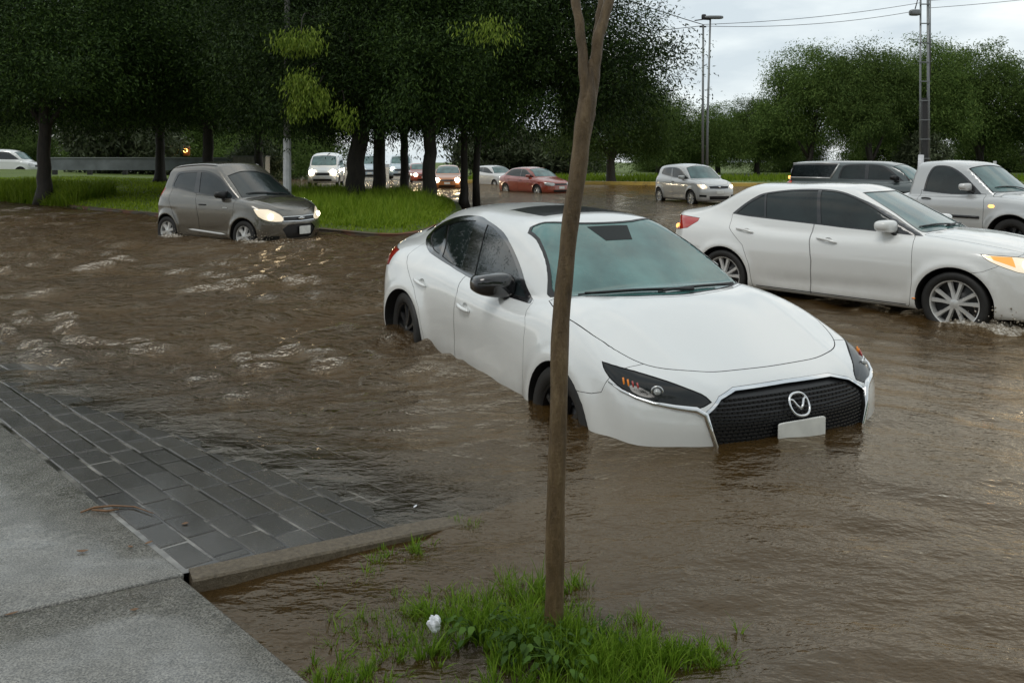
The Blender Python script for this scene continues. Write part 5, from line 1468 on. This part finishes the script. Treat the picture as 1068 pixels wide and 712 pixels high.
    rowc = [crown_mesh('row%d' % k, lob2, mid, 430, 190, .46, 60 + k, la=.088, lb=.026) for k in range(3)]
    def row_tree(label, x, y, h, k, rot, w=1.0, r=.22, zb=0.0, lean=0.0, group='trees across the far side of the road', mat=None, low=0.0):
        s = h/9.2
        tr = [(0,0,-.3,r*1.2), (lean*.4,0,1.2,r), (lean,0,2.6,r*.85), (lean*1.3,0,4.4*s,r*.5)]
        lm = [(.38, (1.9*w, .2, 4.4*s), r*.62), (.42, (-1.9*w, -.2, 4.6*s), r*.6), (.55, (.7*w, -1.2, 5.2*s), r*.5), (.5, (-1.0*w, .9, 5.4*s), r*.45)]
        return tree('broadleaf_tree', label, (x, y, zb), tr, lm, rowc[k], (lean, 0, low), (s*w, s*w, s), rot, bk2, group)
    row_tree('mid-green tree just right of the slim foreground trunk, in front of the far row', 6.3, 52.5, 8.6, 0, .5, 1.15, .26, low=-.4)
    row_tree('rounded tree behind the two lamp posts, left end of the far row', 12.6, 71.0, 8.4, 1, 1.0, 1.25, low=-1.0)
    row_tree('lowest tree of the far row, right of the lamp posts, with thin reddish top', 18.2, 73.0, 7.2, 2, 2.0, 1.2, low=-.9)
    row_tree('tall thin-topped tree of the far row standing left of the canopy pickup', 25.0, 70.0, 11.4, 0, 3.0, 1.0, .24, lean=.5, low=.2)
    row_tree('tree of the far row with forked trunk above the canopy pickup roof', 29.8, 68.0, 11.2, 1, 4.0, 1.0, .26, lean=-.5, low=.2)
    row_tree('tree of the far row with a curved trunk left of the utility pole', 34.5, 70.0, 11.2, 2, 5.0, 1.0, .26, lean=.6, low=.3)
    row_tree('tallest tree of the far row behind the utility pole, domed top', 40.5, 71.0, 12.0, 0, .2, 1.05, .28, lean=-.4, low=0)
    row_tree('tree at the right edge of the photo behind the silver pickup', 46.5, 68.0, 10.6, 1, 1.4, 1.15, .28, lean=.4, low=-.8)
    row_tree('low tree of the far row between the thin-topped tree and the lamp posts', 22.0, 74.0, 8.0, 0, 2.6, 1.0, .22, low=-.6)
    row_tree('small tree in the second row, seen low between the far trunks on the right', 37.5, 82.0, 8.0, 1, 2.9, 1.5, low=-2.0)
    row_tree('small tree in the second row behind the canopy pickup', 28.0, 84.0, 8.0, 2, .9, 1.5, low=-2.0)
    row_tree('small tree in the second row behind the silver hatchback', 16.0, 84.0, 7.0, 0, 1.9, 1.6, low=-2.0)
    row_tree('small tree in the second row at the far right', 49.0, 84.0, 8.0, 0, 4.9, 1.6, low=-2.0)
    row_tree('small dark tree behind the red cars right of the verge', 6.5, 82.0, 6.4, 1, 3.9, 1.6, low=-1.7)
    for i, (x, y, h, nm) in enumerate([(-46, 72, 10, 'dark background tree at the far left edge behind the white van'), (-37, 76, 10, 'dark background tree behind the white van roof'), (-28, 78, 9.5, 'dark background tree above the reed bush'), (-20.5, 74, 9.5, 'dark background tree behind the amber signal lamp'), (-48, 62, 7, 'low dark tree behind the white van at the left edge'), (-40, 66, 6.5, 'low dark tree between the white van and the barrier'), (-33, 67, 6, 'low dark tree behind the parked white van'), (-19, 66, 6.5, 'low dark tree behind the right end of the barrier'), (-1.0, 96, 8, 'distant tree closing the road behind the double-stemmed tree')]):
        row_tree(nm, x, y, h, i % 3, i*1.3, 1.5, .3, low=-1.9, group='background trees on the left')
    # -- shrubs
    lob3 = [(0,0,1.0,1.6,1.2,1.1), (1.1,0,.8,1.0,1.0,.9), (-1.1,.1,.9,1.0,1.0,1.0), (.2,0,1.7,1.0,.9,.8)]
    sh = [crown_mesh('shrub%d' % k, lob3, hedge, 150, 42, .22, 80 + k, la=.13, lb=.040, hang=.1) for k in range(2)]
    def shrub(label, x, y, s, k, rot, sz=1.0, z=.05):
        t = empty('shrub', (x, y, z)); tag(t, label, 'shrub', 'shrubs along the far side')
        m = MB()
        for a in range(5):
            an = a*1.26 + rot; m.tube([(0,0,-.2), (.25*math.cos(an)*s, .25*math.sin(an)*s, .5*s), (.7*math.cos(an)*s, .7*math.sin(an)*s, 1.3*s*sz)], [.04, .03, .012], 6)
        m.build('stems', bk2, t, smooth=True)
        c = bpy.data.objects.new('foliage', sh[k]); COL.objects.link(c); c.parent = t; c.scale = (s, s, s*sz); c.rotation_euler = (0, 0, rot)
    shrub('grey-green shrub just right of the double-stemmed tree, above the white hatchback', -1.4, 66, 1.9, 0, .3)
    shrub('grey-green shrub behind the roof of the dark red saloon', 1.8, 68, 1.7, 1, 1.3)
    shrub('grey-green shrub behind the bright red hatchback', 4.6, 69, 1.5, 0, 2.3)
    shrub('tall reedy bush behind the grey barrier', -27.6, 57.0, 1.7, 1, .8, 1.35, .4)
    shrub('second reedy bush behind the barrier, nearer the amber lamp', -24.6, 58.0, 1.5, 0, 2.0, 1.25, .4)
    shrub('shrub rising directly behind the pale metal cabinet', -14.2, 46.0, 1.0, 1, 2.6, 1.0, .35)
    shrub('yellowish shrub low at the right edge behind the silver pickup', 43.0, 66.0, 1.5, 0, 4.0, 1.3)
    shrub('yellowish shrub behind the tail of the silver pickup', 33.5, 67.0, 1.3, 1, 5.0, 1.2)
    # -- grass of the verge
    lawn = leafmat('lawn grass', [(.13, .20, .010), (.21, .30, .018), (.29, .37, .04)], .45, .55)
    tall = leafmat('tall grass', [(.11, .19, .012), (.185, .28, .018), (.26, .34, .04)], .45, .5)
    q = scatter_poly(VERGE[:14], 52000, rg, lambda q: (q[:, 1] < 46) & (rg.uniform(size=len(q)) < np.clip(26/np.maximum(q[:, 1], 1), 0, 1)**1.5))
    z = ground_z(q[:, 0], q[:, 1]); n = len(q)
    blades('lawn_grass', np.column_stack([q, z - .01]), rg.uniform(.05, .14, n), rg.uniform(.010, .022, n), rg.normal(0, .04, (n, 2)), lawn, seg=2)
    q = scatter_poly(np.array([(-9.5,23.0),(-5.6,19.2),(-3.9,17.25),(-2.6,16.2),(-2.0,16.5),(-1.65,18.5),(-1.65,24),(-2.0,28),(-4.5,30.5),(-8.5,30)]), 26000, rg)
    z = ground_z(q[:, 0], q[:, 1]); n = len(q); hh = rg.uniform(.22, .60, n)*(.55 + .45*np.clip(.5 + vnoise(q[:, 0]*1.3, q[:, 1]*1.3, 5), 0, 1))*np.clip((poly_dist(q[:, 0], q[:, 1], VERGE))/.9, .35, 1)*1.05
    blades('tall_grass', np.column_stack([q, z - .02]), hh, rg.uniform(.008, .018, n), rg.normal(0, .13, (n, 2)), tall)
    q = scatter_poly(np.array([(-24,27.5),(-16.2,24.0),(-13.5,25.5),(-14.0,29.5),(-19,33),(-26,34)]), 12000, rg, lambda q: ground_z(q[:, 0], q[:, 1]) > 0)
    z = ground_z(q[:, 0], q[:, 1]); n = len(q)
    blades('tall_weeds', np.column_stack([q, z - .02]), rg.uniform(.22, .80, n)*(.5 + .5*np.clip(.5 + vnoise(q[:, 0]*.8, q[:, 1]*.8, 9), 0, 1)), rg.uniform(.012, .030, n), rg.normal(0, .22, (n, 2)), tall)
    q = np.column_stack([rg.uniform(-3, 42, 9000), rg.uniform(55, 63, 9000)]); q[:, 1] -= .30*q[:, 0]*.5
    z = ground_z(q[:, 0], q[:, 1]); ok = z > -.1; q = q[ok]; z = z[ok]; n = len(q)
    blades('far_grass', np.column_stack([q, z - .02]), rg.uniform(.15, .5, n), rg.uniform(.03, .06, n), rg.normal(0, .1, (n, 2)), tall, seg=2)

def woodland_behind():
    """the belt of trees on the photographer's side of the street, seen in the paintwork and the windows"""
    rg = np.random.default_rng(77); L = []
    for x in np.arange(-46, 60, 5.2):
        y = -17 - rg.uniform(0, 5); h = rg.uniform(6.5, 9.5)
        L += [(x, y, h*.55, 3.4, 2.6, h*.42), (x + rg.uniform(-2, 2), y - 1, h*.78, 2.4, 2.0, h*.25)]
    P, A, B = crown_points(L, 1500, 30, .7, rg, .5, .26, .11)
    quad_cloud('woodland', P, A, B, bpy.data.materials['mid green leaves'], None, 'stuff')

def slim_tree():
    D = 2.64
    W = lambda px, py, dy=0: ((px - 534)/F_PX*D, D + dy, CAM_H - (py - H0)/F_PX*D)
    t = empty('young_tree', W(577, 664)); tag(t, 'slim leaning young tree with forked trunk in grass before the stranded saloon', 'tree')
    o = np.array(t.location)
    bkm, tt, p, out = nt('smooth brown bark'); v = coords(tt, (1, 1, .25))
    f = noise(tt, v, 26, 6, .7)
    tt.links.new(ramp(tt, f, [(.28, (.050, .030, .011)), (.52, (.120, .078, .035)), (.78, (.215, .155, .080))]), p.inputs['Base Color'])
    p.inputs['Roughness'].default_value = .55
    g = noise(tt, coords(tt, (1, 1, 1)), 120, 4, .7)
    tt.links.new(bump(tt, g, .6, .004, bump(tt, f, 1.0, .016)), p.inputs['Normal'])
    m = MB()
    def path(pts, rad, n=16):
        P = np.array(pts, float) - o; k = np.linspace(0, 1, len(P)); kk = np.linspace(0, 1, 40)
        c = [curve(*zip(k, P[:, i])) for i in range(3)]; r = curve(*zip(k, rad))
        Q = np.stack([c[i](kk) for i in range(3)], 1)
        R = r(kk)*(1 + .03*np.sin(kk*31 + 1) + .03*np.sin(kk*67)); Q[1:-1, 0] += .0014*np.sin(kk[1:-1]*37 + 2)
        m.tube(Q, R, n)
    path([W(577,690), W(577,664), W(578.5,600), W(580.5,500), W(583,400), W(586,320), W(592,260), W(600,197), W(606.5,150), W(611,115), W(614.5,88), W(616.5,62)], [.038,.0325,.0300,.0290,.0285,.0280,.0272,.0270,.0285,.0295,.023,.006])
    path([W(611,125,-.008), W(609,80,-.01), W(606,40,0), W(601,0,.02), W(586,-90,.12), W(560,-240,.3)], [.018,.0165,.0155,.0150,.012,.006], 12)
    path([W(613,125,.006), W(619.5,80,.01), W(624,42,.01), W(635,5,.02), W(655,-70,.05), W(690,-230,.2)], [.022,.0195,.0180,.0160,.013,.006], 12)
    path([W(622,58,.02), W(624,30,.05), W(629,0,.08), W(636,-60,.2), W(640,-200,.45)], [.012,.011,.0105,.009,.004], 10)
    m.build('trunk', bkm, t, smooth=True)
    rg = np.random.default_rng(4)
    lime = leafmat('young tree leaves', [(.04, .075, .012), (.07, .12, .02), (.11, .17, .03)], .35, .45)
    P, A, B = crown_points([(0,.2,3.15,.7,.6,.45), (-.45,.3,3.0,.5,.4,.35), (.5,.3,3.05,.5,.5,.4), (.1,.5,3.55,.5,.5,.4)], 90, 22, .12, rg, .6, .045, .016)
    quad_cloud('crown', P, A, B, lime, t)

def foreground_plants():
    rg = np.random.default_rng(8)
    g1 = leafmat('wet grass blades', [(.070, .140, .010), (.13, .235, .018), (.21, .32, .035)], .45, .45)
    B0 = []; Hh = []; Ln = []
    def tuft(cx, cy, rx, ry, n, h, spread=.35, zz=None):
        nc = max(1, n//14)
        c = rg.normal(size=(nc, 2))*np.array([rx, ry])*.5 + np.array([cx, cy])
        for k in range(nc):
            a = rg.uniform(0, 2*PI, 14); rr = rg.uniform(0, .012, 14)
            b = c[k] + np.stack([np.cos(a), np.sin(a)], 1)*rr[:, None]
            hk = h*rg.uniform(.55, 1.2)*rg.uniform(.6, 1.15, 14)
            B0.append(b); Hh.append(hk); Ln.append(np.stack([np.cos(a), np.sin(a)], 1)*(hk*rg.uniform(.15, 1.0, 14)*spread*2)[:, None] + rg.normal(0, .012, 2))
    for a in [(-.12,2.72,.30,.16,2300,.085), (.10,2.62,.22,.15,2000,.10), (.05,2.86,.12,.08,420,.12), (.26,2.50,.22,.14,1500,.10), (.46,2.52,.22,.10,900,.085), (.40,2.68,.10,.05,260,.075), (.58,2.52,.12,.06,380,.07),
              (-.38,2.74,.20,.10,520,.07), (-.50,2.62,.14,.08,260,.06), (-.30,2.55,.16,.08,420,.065), (-.52,2.45,.10,.06,260,.06), (.20,2.36,.34,.10,1500,.09), (-.45,2.40,.12,.06,400,.06), (.23,2.92,.06,.05,110,.10),
              (-.20,3.42,.10,.045,260,.055), (-.42,3.18,.09,.06,170,.07), (-.52,3.05,.12,.08,120,.06), (-.62,2.98,.10,.05,70,.05), (-.36,3.28,.10,.05,120,.05), (-.02,2.98,.10,.08,160,.06)]: tuft(*a)
    b = np.concatenate(B0); h = np.concatenate(Hh); l = np.concatenate(Ln)
    z = np.maximum(ground_z(b[:, 0], b[:, 1]), -.02) - .008
    blades('wet_grass', np.column_stack([b, z]), h, rg.uniform(.0016, .0036, len(b)), l, g1, seg=4)
    wm = leafmat('dark weed leaves', [(.030, .070, .010), (.055, .115, .016), (.085, .16, .025)], .25, .55)
    def weed(label, x, y, n, r, h):
        t = empty('broadleaf_weed', (x, y, float(ground_z(np.array([x]), np.array([y]))[0]))); tag(t, label, 'weed', 'broad-leaved weeds at the foot of the slim tree')
        st = MB(); lv = MB()
        for k in range(n):
            a = rg.uniform(0, 2*PI); d = r*rg.uniform(.25, 1); z = h*rg.uniform(.35, 1)
            tip = np.array([d*math.cos(a), d*math.sin(a), z]); st.tube([(0,0,-.01), tip*.6 + np.array([0,0,.25*z]), tip], [.0018,.0015,.001], 5)
            s = rg.uniform(.010, .018); out = np.array([math.cos(a), math.sin(a), -.25]); out /= np.linalg.norm(out); sd = np.array([-math.sin(a), math.cos(a), rg.normal(0, .25)])
            pr = [(-.1,0), (.15,.42), (.55,.62), (1.1,.48), (1.6,.2), (1.9,0)]
            V = [tip + out*s*u + sd*s*w*sg + np.array([0,0,-.006*u*u*.4 + .004*abs(w)]) for sg in (1, -1) for u, w in pr]
            mid = [tip + out*s*u for u, w in pr]
            VV = V + mid; F = []
            for i in range(5): F += [(12+i, 12+i+1, i+1, i), (12+i+1, 12+i, 6+i, 6+i+1)]
            lv.add(VV, F)
        st.build('stems', wm, t, smooth=True); lv.build('leaves', wm, t, smooth=True)
    weed('dark broad-leaved weed hugging the left of the slim trunk', .05, 2.52, 44, .13, .10)
    weed('dark broad-leaved weed right in front of the slim trunk', .15, 2.46, 40, .12, .09)
    weed('dark broad-leaved weed left of the slim trunk beside the crumpled paper', -.10, 2.60, 24, .12, .09)
    weed('small broad-leaved weed right of the slim trunk', .27, 2.58, 16, .09, .09)
    # ---- litter
    pap = plain('wet white paper', (.70, .72, .76), .6)
    def px(x, y, z=0): Y = F_PX*(CAM_H - z)/(y - H0); return ((x - 534)/F_PX*Y, Y, z)
    bm = bmesh.new(); bmesh.ops.create_icosphere(bm, subdivisions=3, radius=.020)
    for v in bm.verts:
        k = 1 + .42*math.sin(v.co.x*260 + v.co.z*190)*math.cos(v.co.y*230); v.co = Vector((v.co.x*k*.95, v.co.y*k*.8, v.co.z*k*1.15))
    me = bpy.data.meshes.new('paper'); bm.to_mesh(me); bm.free(); me.materials.append(pap)
    o = bpy.data.objects.new('crumpled_paper', me); COL.objects.link(o); o.location = px(453, 650, .055); tag(o, 'crumpled white paper caught in the grass left of the slim tree', 'paper')
    def flake(name, label, cat, loc, w, l, mat, rz, curl=.25, grp=None):
        m = MB(); V = []; F = []
        prof = [(-1,.05),(-.6,.5),(-.1,.85),(.4,.75),(.8,.35),(1,.03)]
        for u, k in prof:
            for sg in (-1, 0, 1): V.append((u*l, sg*w*k, curl*l*(u*u)*.5 + .3*w*abs(sg)*k))
        for i in range(5):
            for j in range(2): F.append((i*3+j, i*3+j+1, (i+1)*3+j+1, (i+1)*3+j))
        ob = mesh_obj(name, V, F, mat, None, True); ob.location = loc; ob.rotation_euler = (0, 0, rz)
        sm = ob.modifiers.new('thick', 'SOLIDIFY'); sm.thickness = .0012
        return tag(ob, label, cat, grp)
    flake('plastic_scrap', 'small white scrap floating on open water in front of the passing saloon', 'litter', px(999, 523, -.012), .010, .022, pap, .3)
    flake('plastic_scrap', 'white scrap lying at the water edge beside the far end of the kerb', 'litter', px(433, 528, .02), .006, .016, pap, 1.2)
    lf = plain('dead brown leaf', (.17, .085, .035), .5, var=.3, vscale=60)
    def onp(x, y):
        z = .05
        for _ in range(6):
            p = px(x, y, z); s, t = to_st(p[0], p[1]); z = float(pave_z(np.array(s), np.array(t)))
        return (p[0], p[1], z + .004)
    flake('fallen_leaf', 'small brown leaf on the dark brick paving', 'leaf', onp(193, 547), .010, .014, lf, .5, .3, 'dead leaves on the pavement')
    flake('fallen_leaf', 'curled brown leaf on the upper pavement slab, leftmost of the leaves', 'leaf', onp(86, 576), .010, .022, lf, .1, .5, 'dead leaves on the pavement')
    flake('fallen_leaf', 'brown leaf on the upper pavement slab near the joint with the bricks', 'leaf', onp(155, 567), .009, .016, lf, .9, .3, 'dead leaves on the pavement')
    flake('fallen_leaf', 'tiny tan leaf in the middle of the upper slab', 'leaf', onp(136, 571), .007, .013, lf, -.4, .3, 'dead leaves on the pavement')
    flake('fallen_leaf', 'orange-brown leaf on the lower pavement slab', 'leaf', onp(140, 637), .008, .013, lf, .3, .4, 'dead leaves on the pavement')
    flake('fallen_leaf', 'leaf fragment lying in the slab joint at the left edge', 'leaf', onp(12, 641), .006, .020, lf, .6, .2, 'dead leaves on the pavement')
    tw = MB(); tw.tube([np.array(onp(*q)) + np.array([0,0,.004]) for q in ((84,536),(98,531),(118,529),(140,530),(160,537))], [.0035,.0048,.004,.003,.0015], 6)
    tw.tube([np.array(onp(*q)) + np.array([0,0,.006]) for q in ((96,534),(112,535),(124,533))], [.004,.005,.002], 6)
    tag(tw.build('twig', lf, smooth=True), 'curved brown twig lying where slab and bricks meet', 'twig')
# ------------------------------------------------------------------ poles, barrier, cabinet, wires
def street_things():
    grey = plain('galvanised steel', (.20, .21, .21), .4, .6); dk = plain('dark steel', (.035, .035, .035), .45, .3)
    conc = plain('weathered pole concrete', (.17, .165, .155), .8, var=.25, vscale=5); wht = plain('chalky white paint', (.62, .63, .66), .6, var=.15, vscale=4)
    bar = plain('blue grey painted barrier', (.165, .185, .20), .55, var=.3, vscale=1.3)
    t = empty('lamp_pole', (-6.6, 24.2, .1)); tag(t, 'concrete pole with a white painted lower part in the tall grass', 'pole')
    m = MB(); m.tube([(0,0,1.30),(0,0,3.5),(0,0,8.0)], [.105,.092,.07], 14); m.build('shaft', conc, t, sharp=40)
    m = MB(); m.tube([(0,0,-.3),(0,0,.6),(0,0,1.98),(0,0,2.0)], [.128,.122,.114,.104], 8); m.build('painted_base', wht, t, sharp=30)
    m = MB(); m.tube([(0,0,7.8),(.5,-.2,8.1),(1.1,-.4,8.15)], .03, 8).blob((1.3,-.45,8.12), (.3,.12,.07), .7); m.build('lamp_arm', grey, t, smooth=True)
    # barrier on short feet
    t = empty('barrier', (-20.6, 46.0, .62)); tag(t, 'long blue-grey barrier on short feet across the lawn behind the left tree', 'barrier')
    m = MB(); m.box((0,0,.56), (10.6,.22,.66)); m.build('panel', bar, t)
    m = MB(); m.box((0,-.01,.915), (10.66,.28,.05)); m.build('coping', plain('pale coping', (.28,.30,.31), .5), t)
    for k in range(6): b = MB(); b.box((-4.9 + 1.96*k, 0, .10), (.22,.20,.26)); b.build('foot', dk, t)
    t = empty('metal_cabinet', (-13.9, 44.0, .55)); tag(t, 'pale ribbed metal cabinet behind the grey hatchback roof', 'cabinet')
    m = MB(); m.box((0,0,.52), (1.72,.8,1.04)); m.build('housing', plain('pale ribbed steel', (.24,.23,.20), .55, var=.2), t)
    m = MB()
    for k in range(9): m.box((-.76 + .19*k, -.412, .52), (.03,.022,.96))
    m.build('ribs', plain('rib steel', (.27,.26,.235), .5), t)
    m = MB(); m.box((0,0,1.065), (1.80,.9,.05)); m.build('lid', grey, t)
    t = empty('signal_lamp', (-22.9, 58.0, .3)); tag(t, 'glowing amber signal lamp on a thin post above the barrier', 'signal lamp')
    m = MB(); m.tube([(0,0,-.3),(0,0,1.5)], .05, 8); m.build('post', dk, t)
    m = MB(); m.blob((0,0,1.72), (.22,.16,.36), .3); m.build('housing', plain('orange signal housing', (.35,.10,.02), .5), t, smooth=True)
    m = MB(); m.blob((0,-.17,1.75), (.15,.05,.15), 1); m.build('lens', plain('amber signal light', (1,.5,.1), .3, emit=(1,.50,.10), es=14), t, smooth=True)
    # tall posts on the right
    t = empty('lamp_post', (10.05, 42.0, -.1)); tag(t, 'tall thin lamp post with a flat lamp head, right one of the pair', 'lamp post', 'thin posts behind the silver hatchback')
    m = MB(); m.tube([(-.12,0,-.4),(-.1,0,3),(.05,0,8.7)], [.075,.062,.045], 10); m.build('shaft', grey, t, smooth=True)
    m = MB(); m.blob((.22,0,8.78), (.50,.14,.085), .5); m.build('lamp_head', grey, t, smooth=True)
    m = MB(); m.tube([(-.75,0,8.62),(-.3,0,8.68),(.05,0,8.66)], .03, 6).blob((-.28,0,8.80), (.12,.08,.14), .5); m.build('bracket', dk, t, smooth=True)
    t = empty('wire_post', (9.72, 42.0, -.1)); tag(t, 'plain thin post carrying the cables, left one of the pair', 'post', 'thin posts behind the silver hatchback')
    m = MB(); m.tube([(0,0,-.4),(0,0,4),(.02,0,8.4)], [.07,.06,.05], 10); m.build('shaft', grey, t, smooth=True)
    m = MB(); m.box((0,0,8.3), (.34,.06,.06)); m.build('crossbar', dk, t)
    t = empty('utility_pole', (22.5, 45.0, -.1)); tag(t, 'tall twin-shaft utility pole with clamps and a dark box channel beside the silver pickup', 'utility pole')
    for x, r in ((-.20, .05), (.20, .07)):
        m = MB(); m.tube([(x*1.25,0,-.4),(x*1.1,0,5),(x,0,10.6)], [r*1.25,r,r], 10); m.build('shaft', grey, t, smooth=True)
    m = MB(); m.tube([(.32,0,6.0),(.33,0,11.0)], .035, 8); m.build('conduit', grey, t, smooth=True)
    m = MB(); m.box((.04,.05,2.9), (.30,.16,4.0)); m.build('box_channel', dk, t)
    for k in range(9): m = MB(); m.box((0,-.06,1.6 + 1.05*k), (.56,.05,.06)); m.build('clamp', grey, t)
    m = MB(); m.blob((-.52,0,9.55), (.30,.16,.17), .5).tube([(-.5,0,9.75),(-.35,0,10.3)], .03, 6); m.build('switch_box', grey, t, smooth=True)
    m = MB(); m.tube([(-.30,-.10,-.2),(-.22,-.10,1.8)], [.16,.14], 12); m.build('white_sleeve', wht, t, smooth=True)
    t = empty('marker_post', (26.6, 45.5, -.1)); tag(t, 'small white marker board on a post behind the pickup windscreen', 'marker post')
    m = MB(); m.tube([(0,0,-.3),(0,0,1.3)], .03, 6); m.build('post', dk, t); m = MB(); m.box((.02,-.04,1.25), (.17,.03,.42)); m.build('board', wht, t)
    wire = plain('cable sheath', (.03, .03, .03), .6)
    def cable(label, a, b, sag, r=.014):
        m = MB(); m.tube([(a[0]+(b[0]-a[0])*k, a[1]+(b[1]-a[1])*k, a[2]+(b[2]-a[2])*k - sag*4*k*(1-k)) for k in np.linspace(0, 1, 26)], r, 5)
        tag(m.build('cable', wire, smooth=True), label, 'cable', 'overhead cables')
    cable('upper cable running from the post pair to the utility pole', (9.75,42,8.32), (22.35,45,10.0), .20)
    cable('lower cable running from the post pair to the utility pole', (9.75,42,8.24), (22.35,45,9.6), .32)
    cable('upper cable from the post pair into the dark tree on the left', (9.72,42,8.32), (2.0,36,9.6), .10, .022)
    cable('lower cable from the post pair into the dark tree on the left', (9.72,42,8.26), (2.0,36,6.9), .10, .018)
    cable('upper cable leaving the utility pole to the right', (22.7,45,10.1), (42,46,13.0), .3)
    cable('lower cable leaving the utility pole to the right', (22.7,45,9.7), (42,46,12.4), .3)

def splashes():
    m, t, p, o = nt('churned foam'); v = coords(t)
    f = noise(t, v, 30, 6, .7)
    t.links.new(ramp(t, f, [(.36, (.10, .075, .045)), (.50, (.30, .26, .20)), (.64, (.62, .59, .54))]), p.inputs['Base Color']); p.inputs['Roughness'].default_value = .25
    t.links.new(bump(t, f, .8, .02), p.inputs['Normal'])
    def splash(name, cx, cy, rz, rx, ry, h, seed, drops=70):
        rg = np.random.default_rng(seed); n = 90
        U, W = np.meshgrid(np.linspace(-1, 1, n), np.linspace(-1, 1, n)); R = np.hypot(U, W)
        env = np.clip(1 - R, 0, 1)**.8 * (.65 + .5*vnoise(U*2.2 + seed, W*2.2, seed))
        a = 1 - np.abs(vnoise(U*6, W*5, seed + 1)); b = vnoise(U*14, W*12, seed + 2); d = vnoise(U*30, W*26, seed + 3)
        Z = h*(env*(.45*a + .35*b + .20*d + .25)) - .022 - .05*(R > .97)
        X = U*rx + .03*vnoise(U*9, W*9, seed + 5); Y = W*ry + .03*vnoise(U*9, W*9, seed + 6)
        c, s = math.cos(rz), math.sin(rz)
        ob = grid_mesh('splash', X, Y, Z, m, None, 'stuff')
        bm = bmesh.new(); bm.from_mesh(ob.data)
        for k in range(drops):
            r_ = rg.uniform(.004, .011); q = rg.normal(size=2)*.38
            bmesh.ops.create_icosphere(bm, subdivisions=1, radius=r_, matrix=__import__('mathutils').Matrix.Translation((q[0]*rx, q[1]*ry, h*rg.uniform(.5, 1.9)*max(.1, 1 - np.hypot(*q)))))
        bm.to_mesh(ob.data); bm.free(); ob.data.polygons.foreach_set('use_smooth', np.ones(len(ob.data.polygons), bool))
        ob.location = (cx, cy, float(water_level(np.array(cx), np.array(cy)))); ob.rotation_euler = (0, 0, rz)
        ob.name = name
    splash('splash', 4.72, 8.02, -.83, .62, .26, .15, 3, 110)
    splash('splash', 5.35, 7.55, -.83, .40, .16, .07, 9, 40)
    splash('splash', -4.62, 14.92, -.55, .62, .26, .15, 5, 70)
    splash('splash', -6.55, 16.15, -.55, .55, .24, .12, 6, 50)
    splash('splash', -3.9, 14.6, -.55, .5, .16, .06, 7, 20)

def light_and_camera():
    w = bpy.data.worlds.new('World'); SC.world = w; w.use_nodes = True; t = w.node_tree
    bg = t.nodes['Background']
    el, az = math.radians(58), math.radians(222)
    sky = node(t, 'ShaderNodeTexSky', sky_type='NISHITA', sun_disc=False, sun_elevation=el, sun_rotation=az)
    sky.air_density = 1.0; sky.dust_density = 2.0
    tc = t.nodes.new('ShaderNodeTexCoord'); mp = t.nodes.new('ShaderNodeMapping'); mp.inputs['Scale'].default_value = (1.0, 1.0, 3.6)
    t.links.new(tc.outputs['Generated'], mp.inputs[0])
    # brighter cloud low behind the trees, on the right
    dt = node(t, 'ShaderNodeVectorMath', operation='DOT_PRODUCT'); t.links.new(tc.outputs['Generated'], dt.inputs[0]); dt.inputs[1].default_value = (.32, .93, .17)
    gl = node(t, 'ShaderNodeMapRange'); t.links.new(dt.outputs['Value'], gl.inputs[0]); gl.inputs[1].default_value = -.75; gl.inputs[2].default_value = 1.0; gl.inputs[3].default_value = 6.6; gl.inputs[4].default_value = 11.3
    n = node(t, 'ShaderNodeTexNoise', Scale=3.0, Detail=6.0, Roughness=.52); t.links.new(mp.outputs[0], n.inputs['Vector'])
    cl = ramp(t, n.outputs['Fac'], [(.38, (.55, .62, .66)), (.52, (.74, .80, .81)), (.62, (.975, .975, .925))])
    sc = node(t, 'ShaderNodeMix', data_type='RGBA', blend_type='MULTIPLY'); sc.inputs[0].default_value = 1; t.links.new(cl, sc.inputs[6]); t.links.new(gl.outputs[0], sc.inputs[7])
    mx = node(t, 'ShaderNodeMix', data_type='RGBA'); mx.inputs[0].default_value = .93
    t.links.new(sky.outputs[0], mx.inputs[6]); t.links.new(sc.outputs[2], mx.inputs[7])
    t.links.new(mx.outputs[2], bg.inputs[0]); bg.inputs[1].default_value = .10
    l = bpy.data.lights.new('sun', 'SUN'); l.energy = .8; l.angle = math.radians(25); l.color = (1, .97, .91)
    lo = bpy.data.objects.new('sun', l); COL.objects.link(lo)
    d = Vector((math.sin(az)*math.cos(el), math.cos(az)*math.cos(el), math.sin(el)))
    lo.rotation_euler = d.to_track_quat('Z', 'Y').to_euler()
    cam = bpy.data.cameras.new('camera'); co = bpy.data.objects.new('camera', cam); COL.objects.link(co)
    co.location = (0, 0, CAM_H); co.rotation_euler = (PI/2, 0, 0)
    cam.sensor_width = 36; cam.lens = 36*F_PX/1068; cam.shift_y = (H0 - 356)/1068; cam.clip_start = .05; cam.clip_end = 2000
    SC.camera = co
    vs = SC.view_settings; vs.view_transform = 'Standard'; vs.look = 'None'; vs.exposure = .2; vs.gamma = 1; vs.use_curve_mapping = False
    SC.cycles.max_bounces = 8; SC.cycles.transparent_max_bounces = 8; SC.cycles.use_denoising = True
    SC.cycles.sample_clamp_indirect = 6

light_and_camera(); setting()
vegetation(); woodland_behind(); slim_tree(); foreground_plants()
street_things(); all_cars(); splashes()
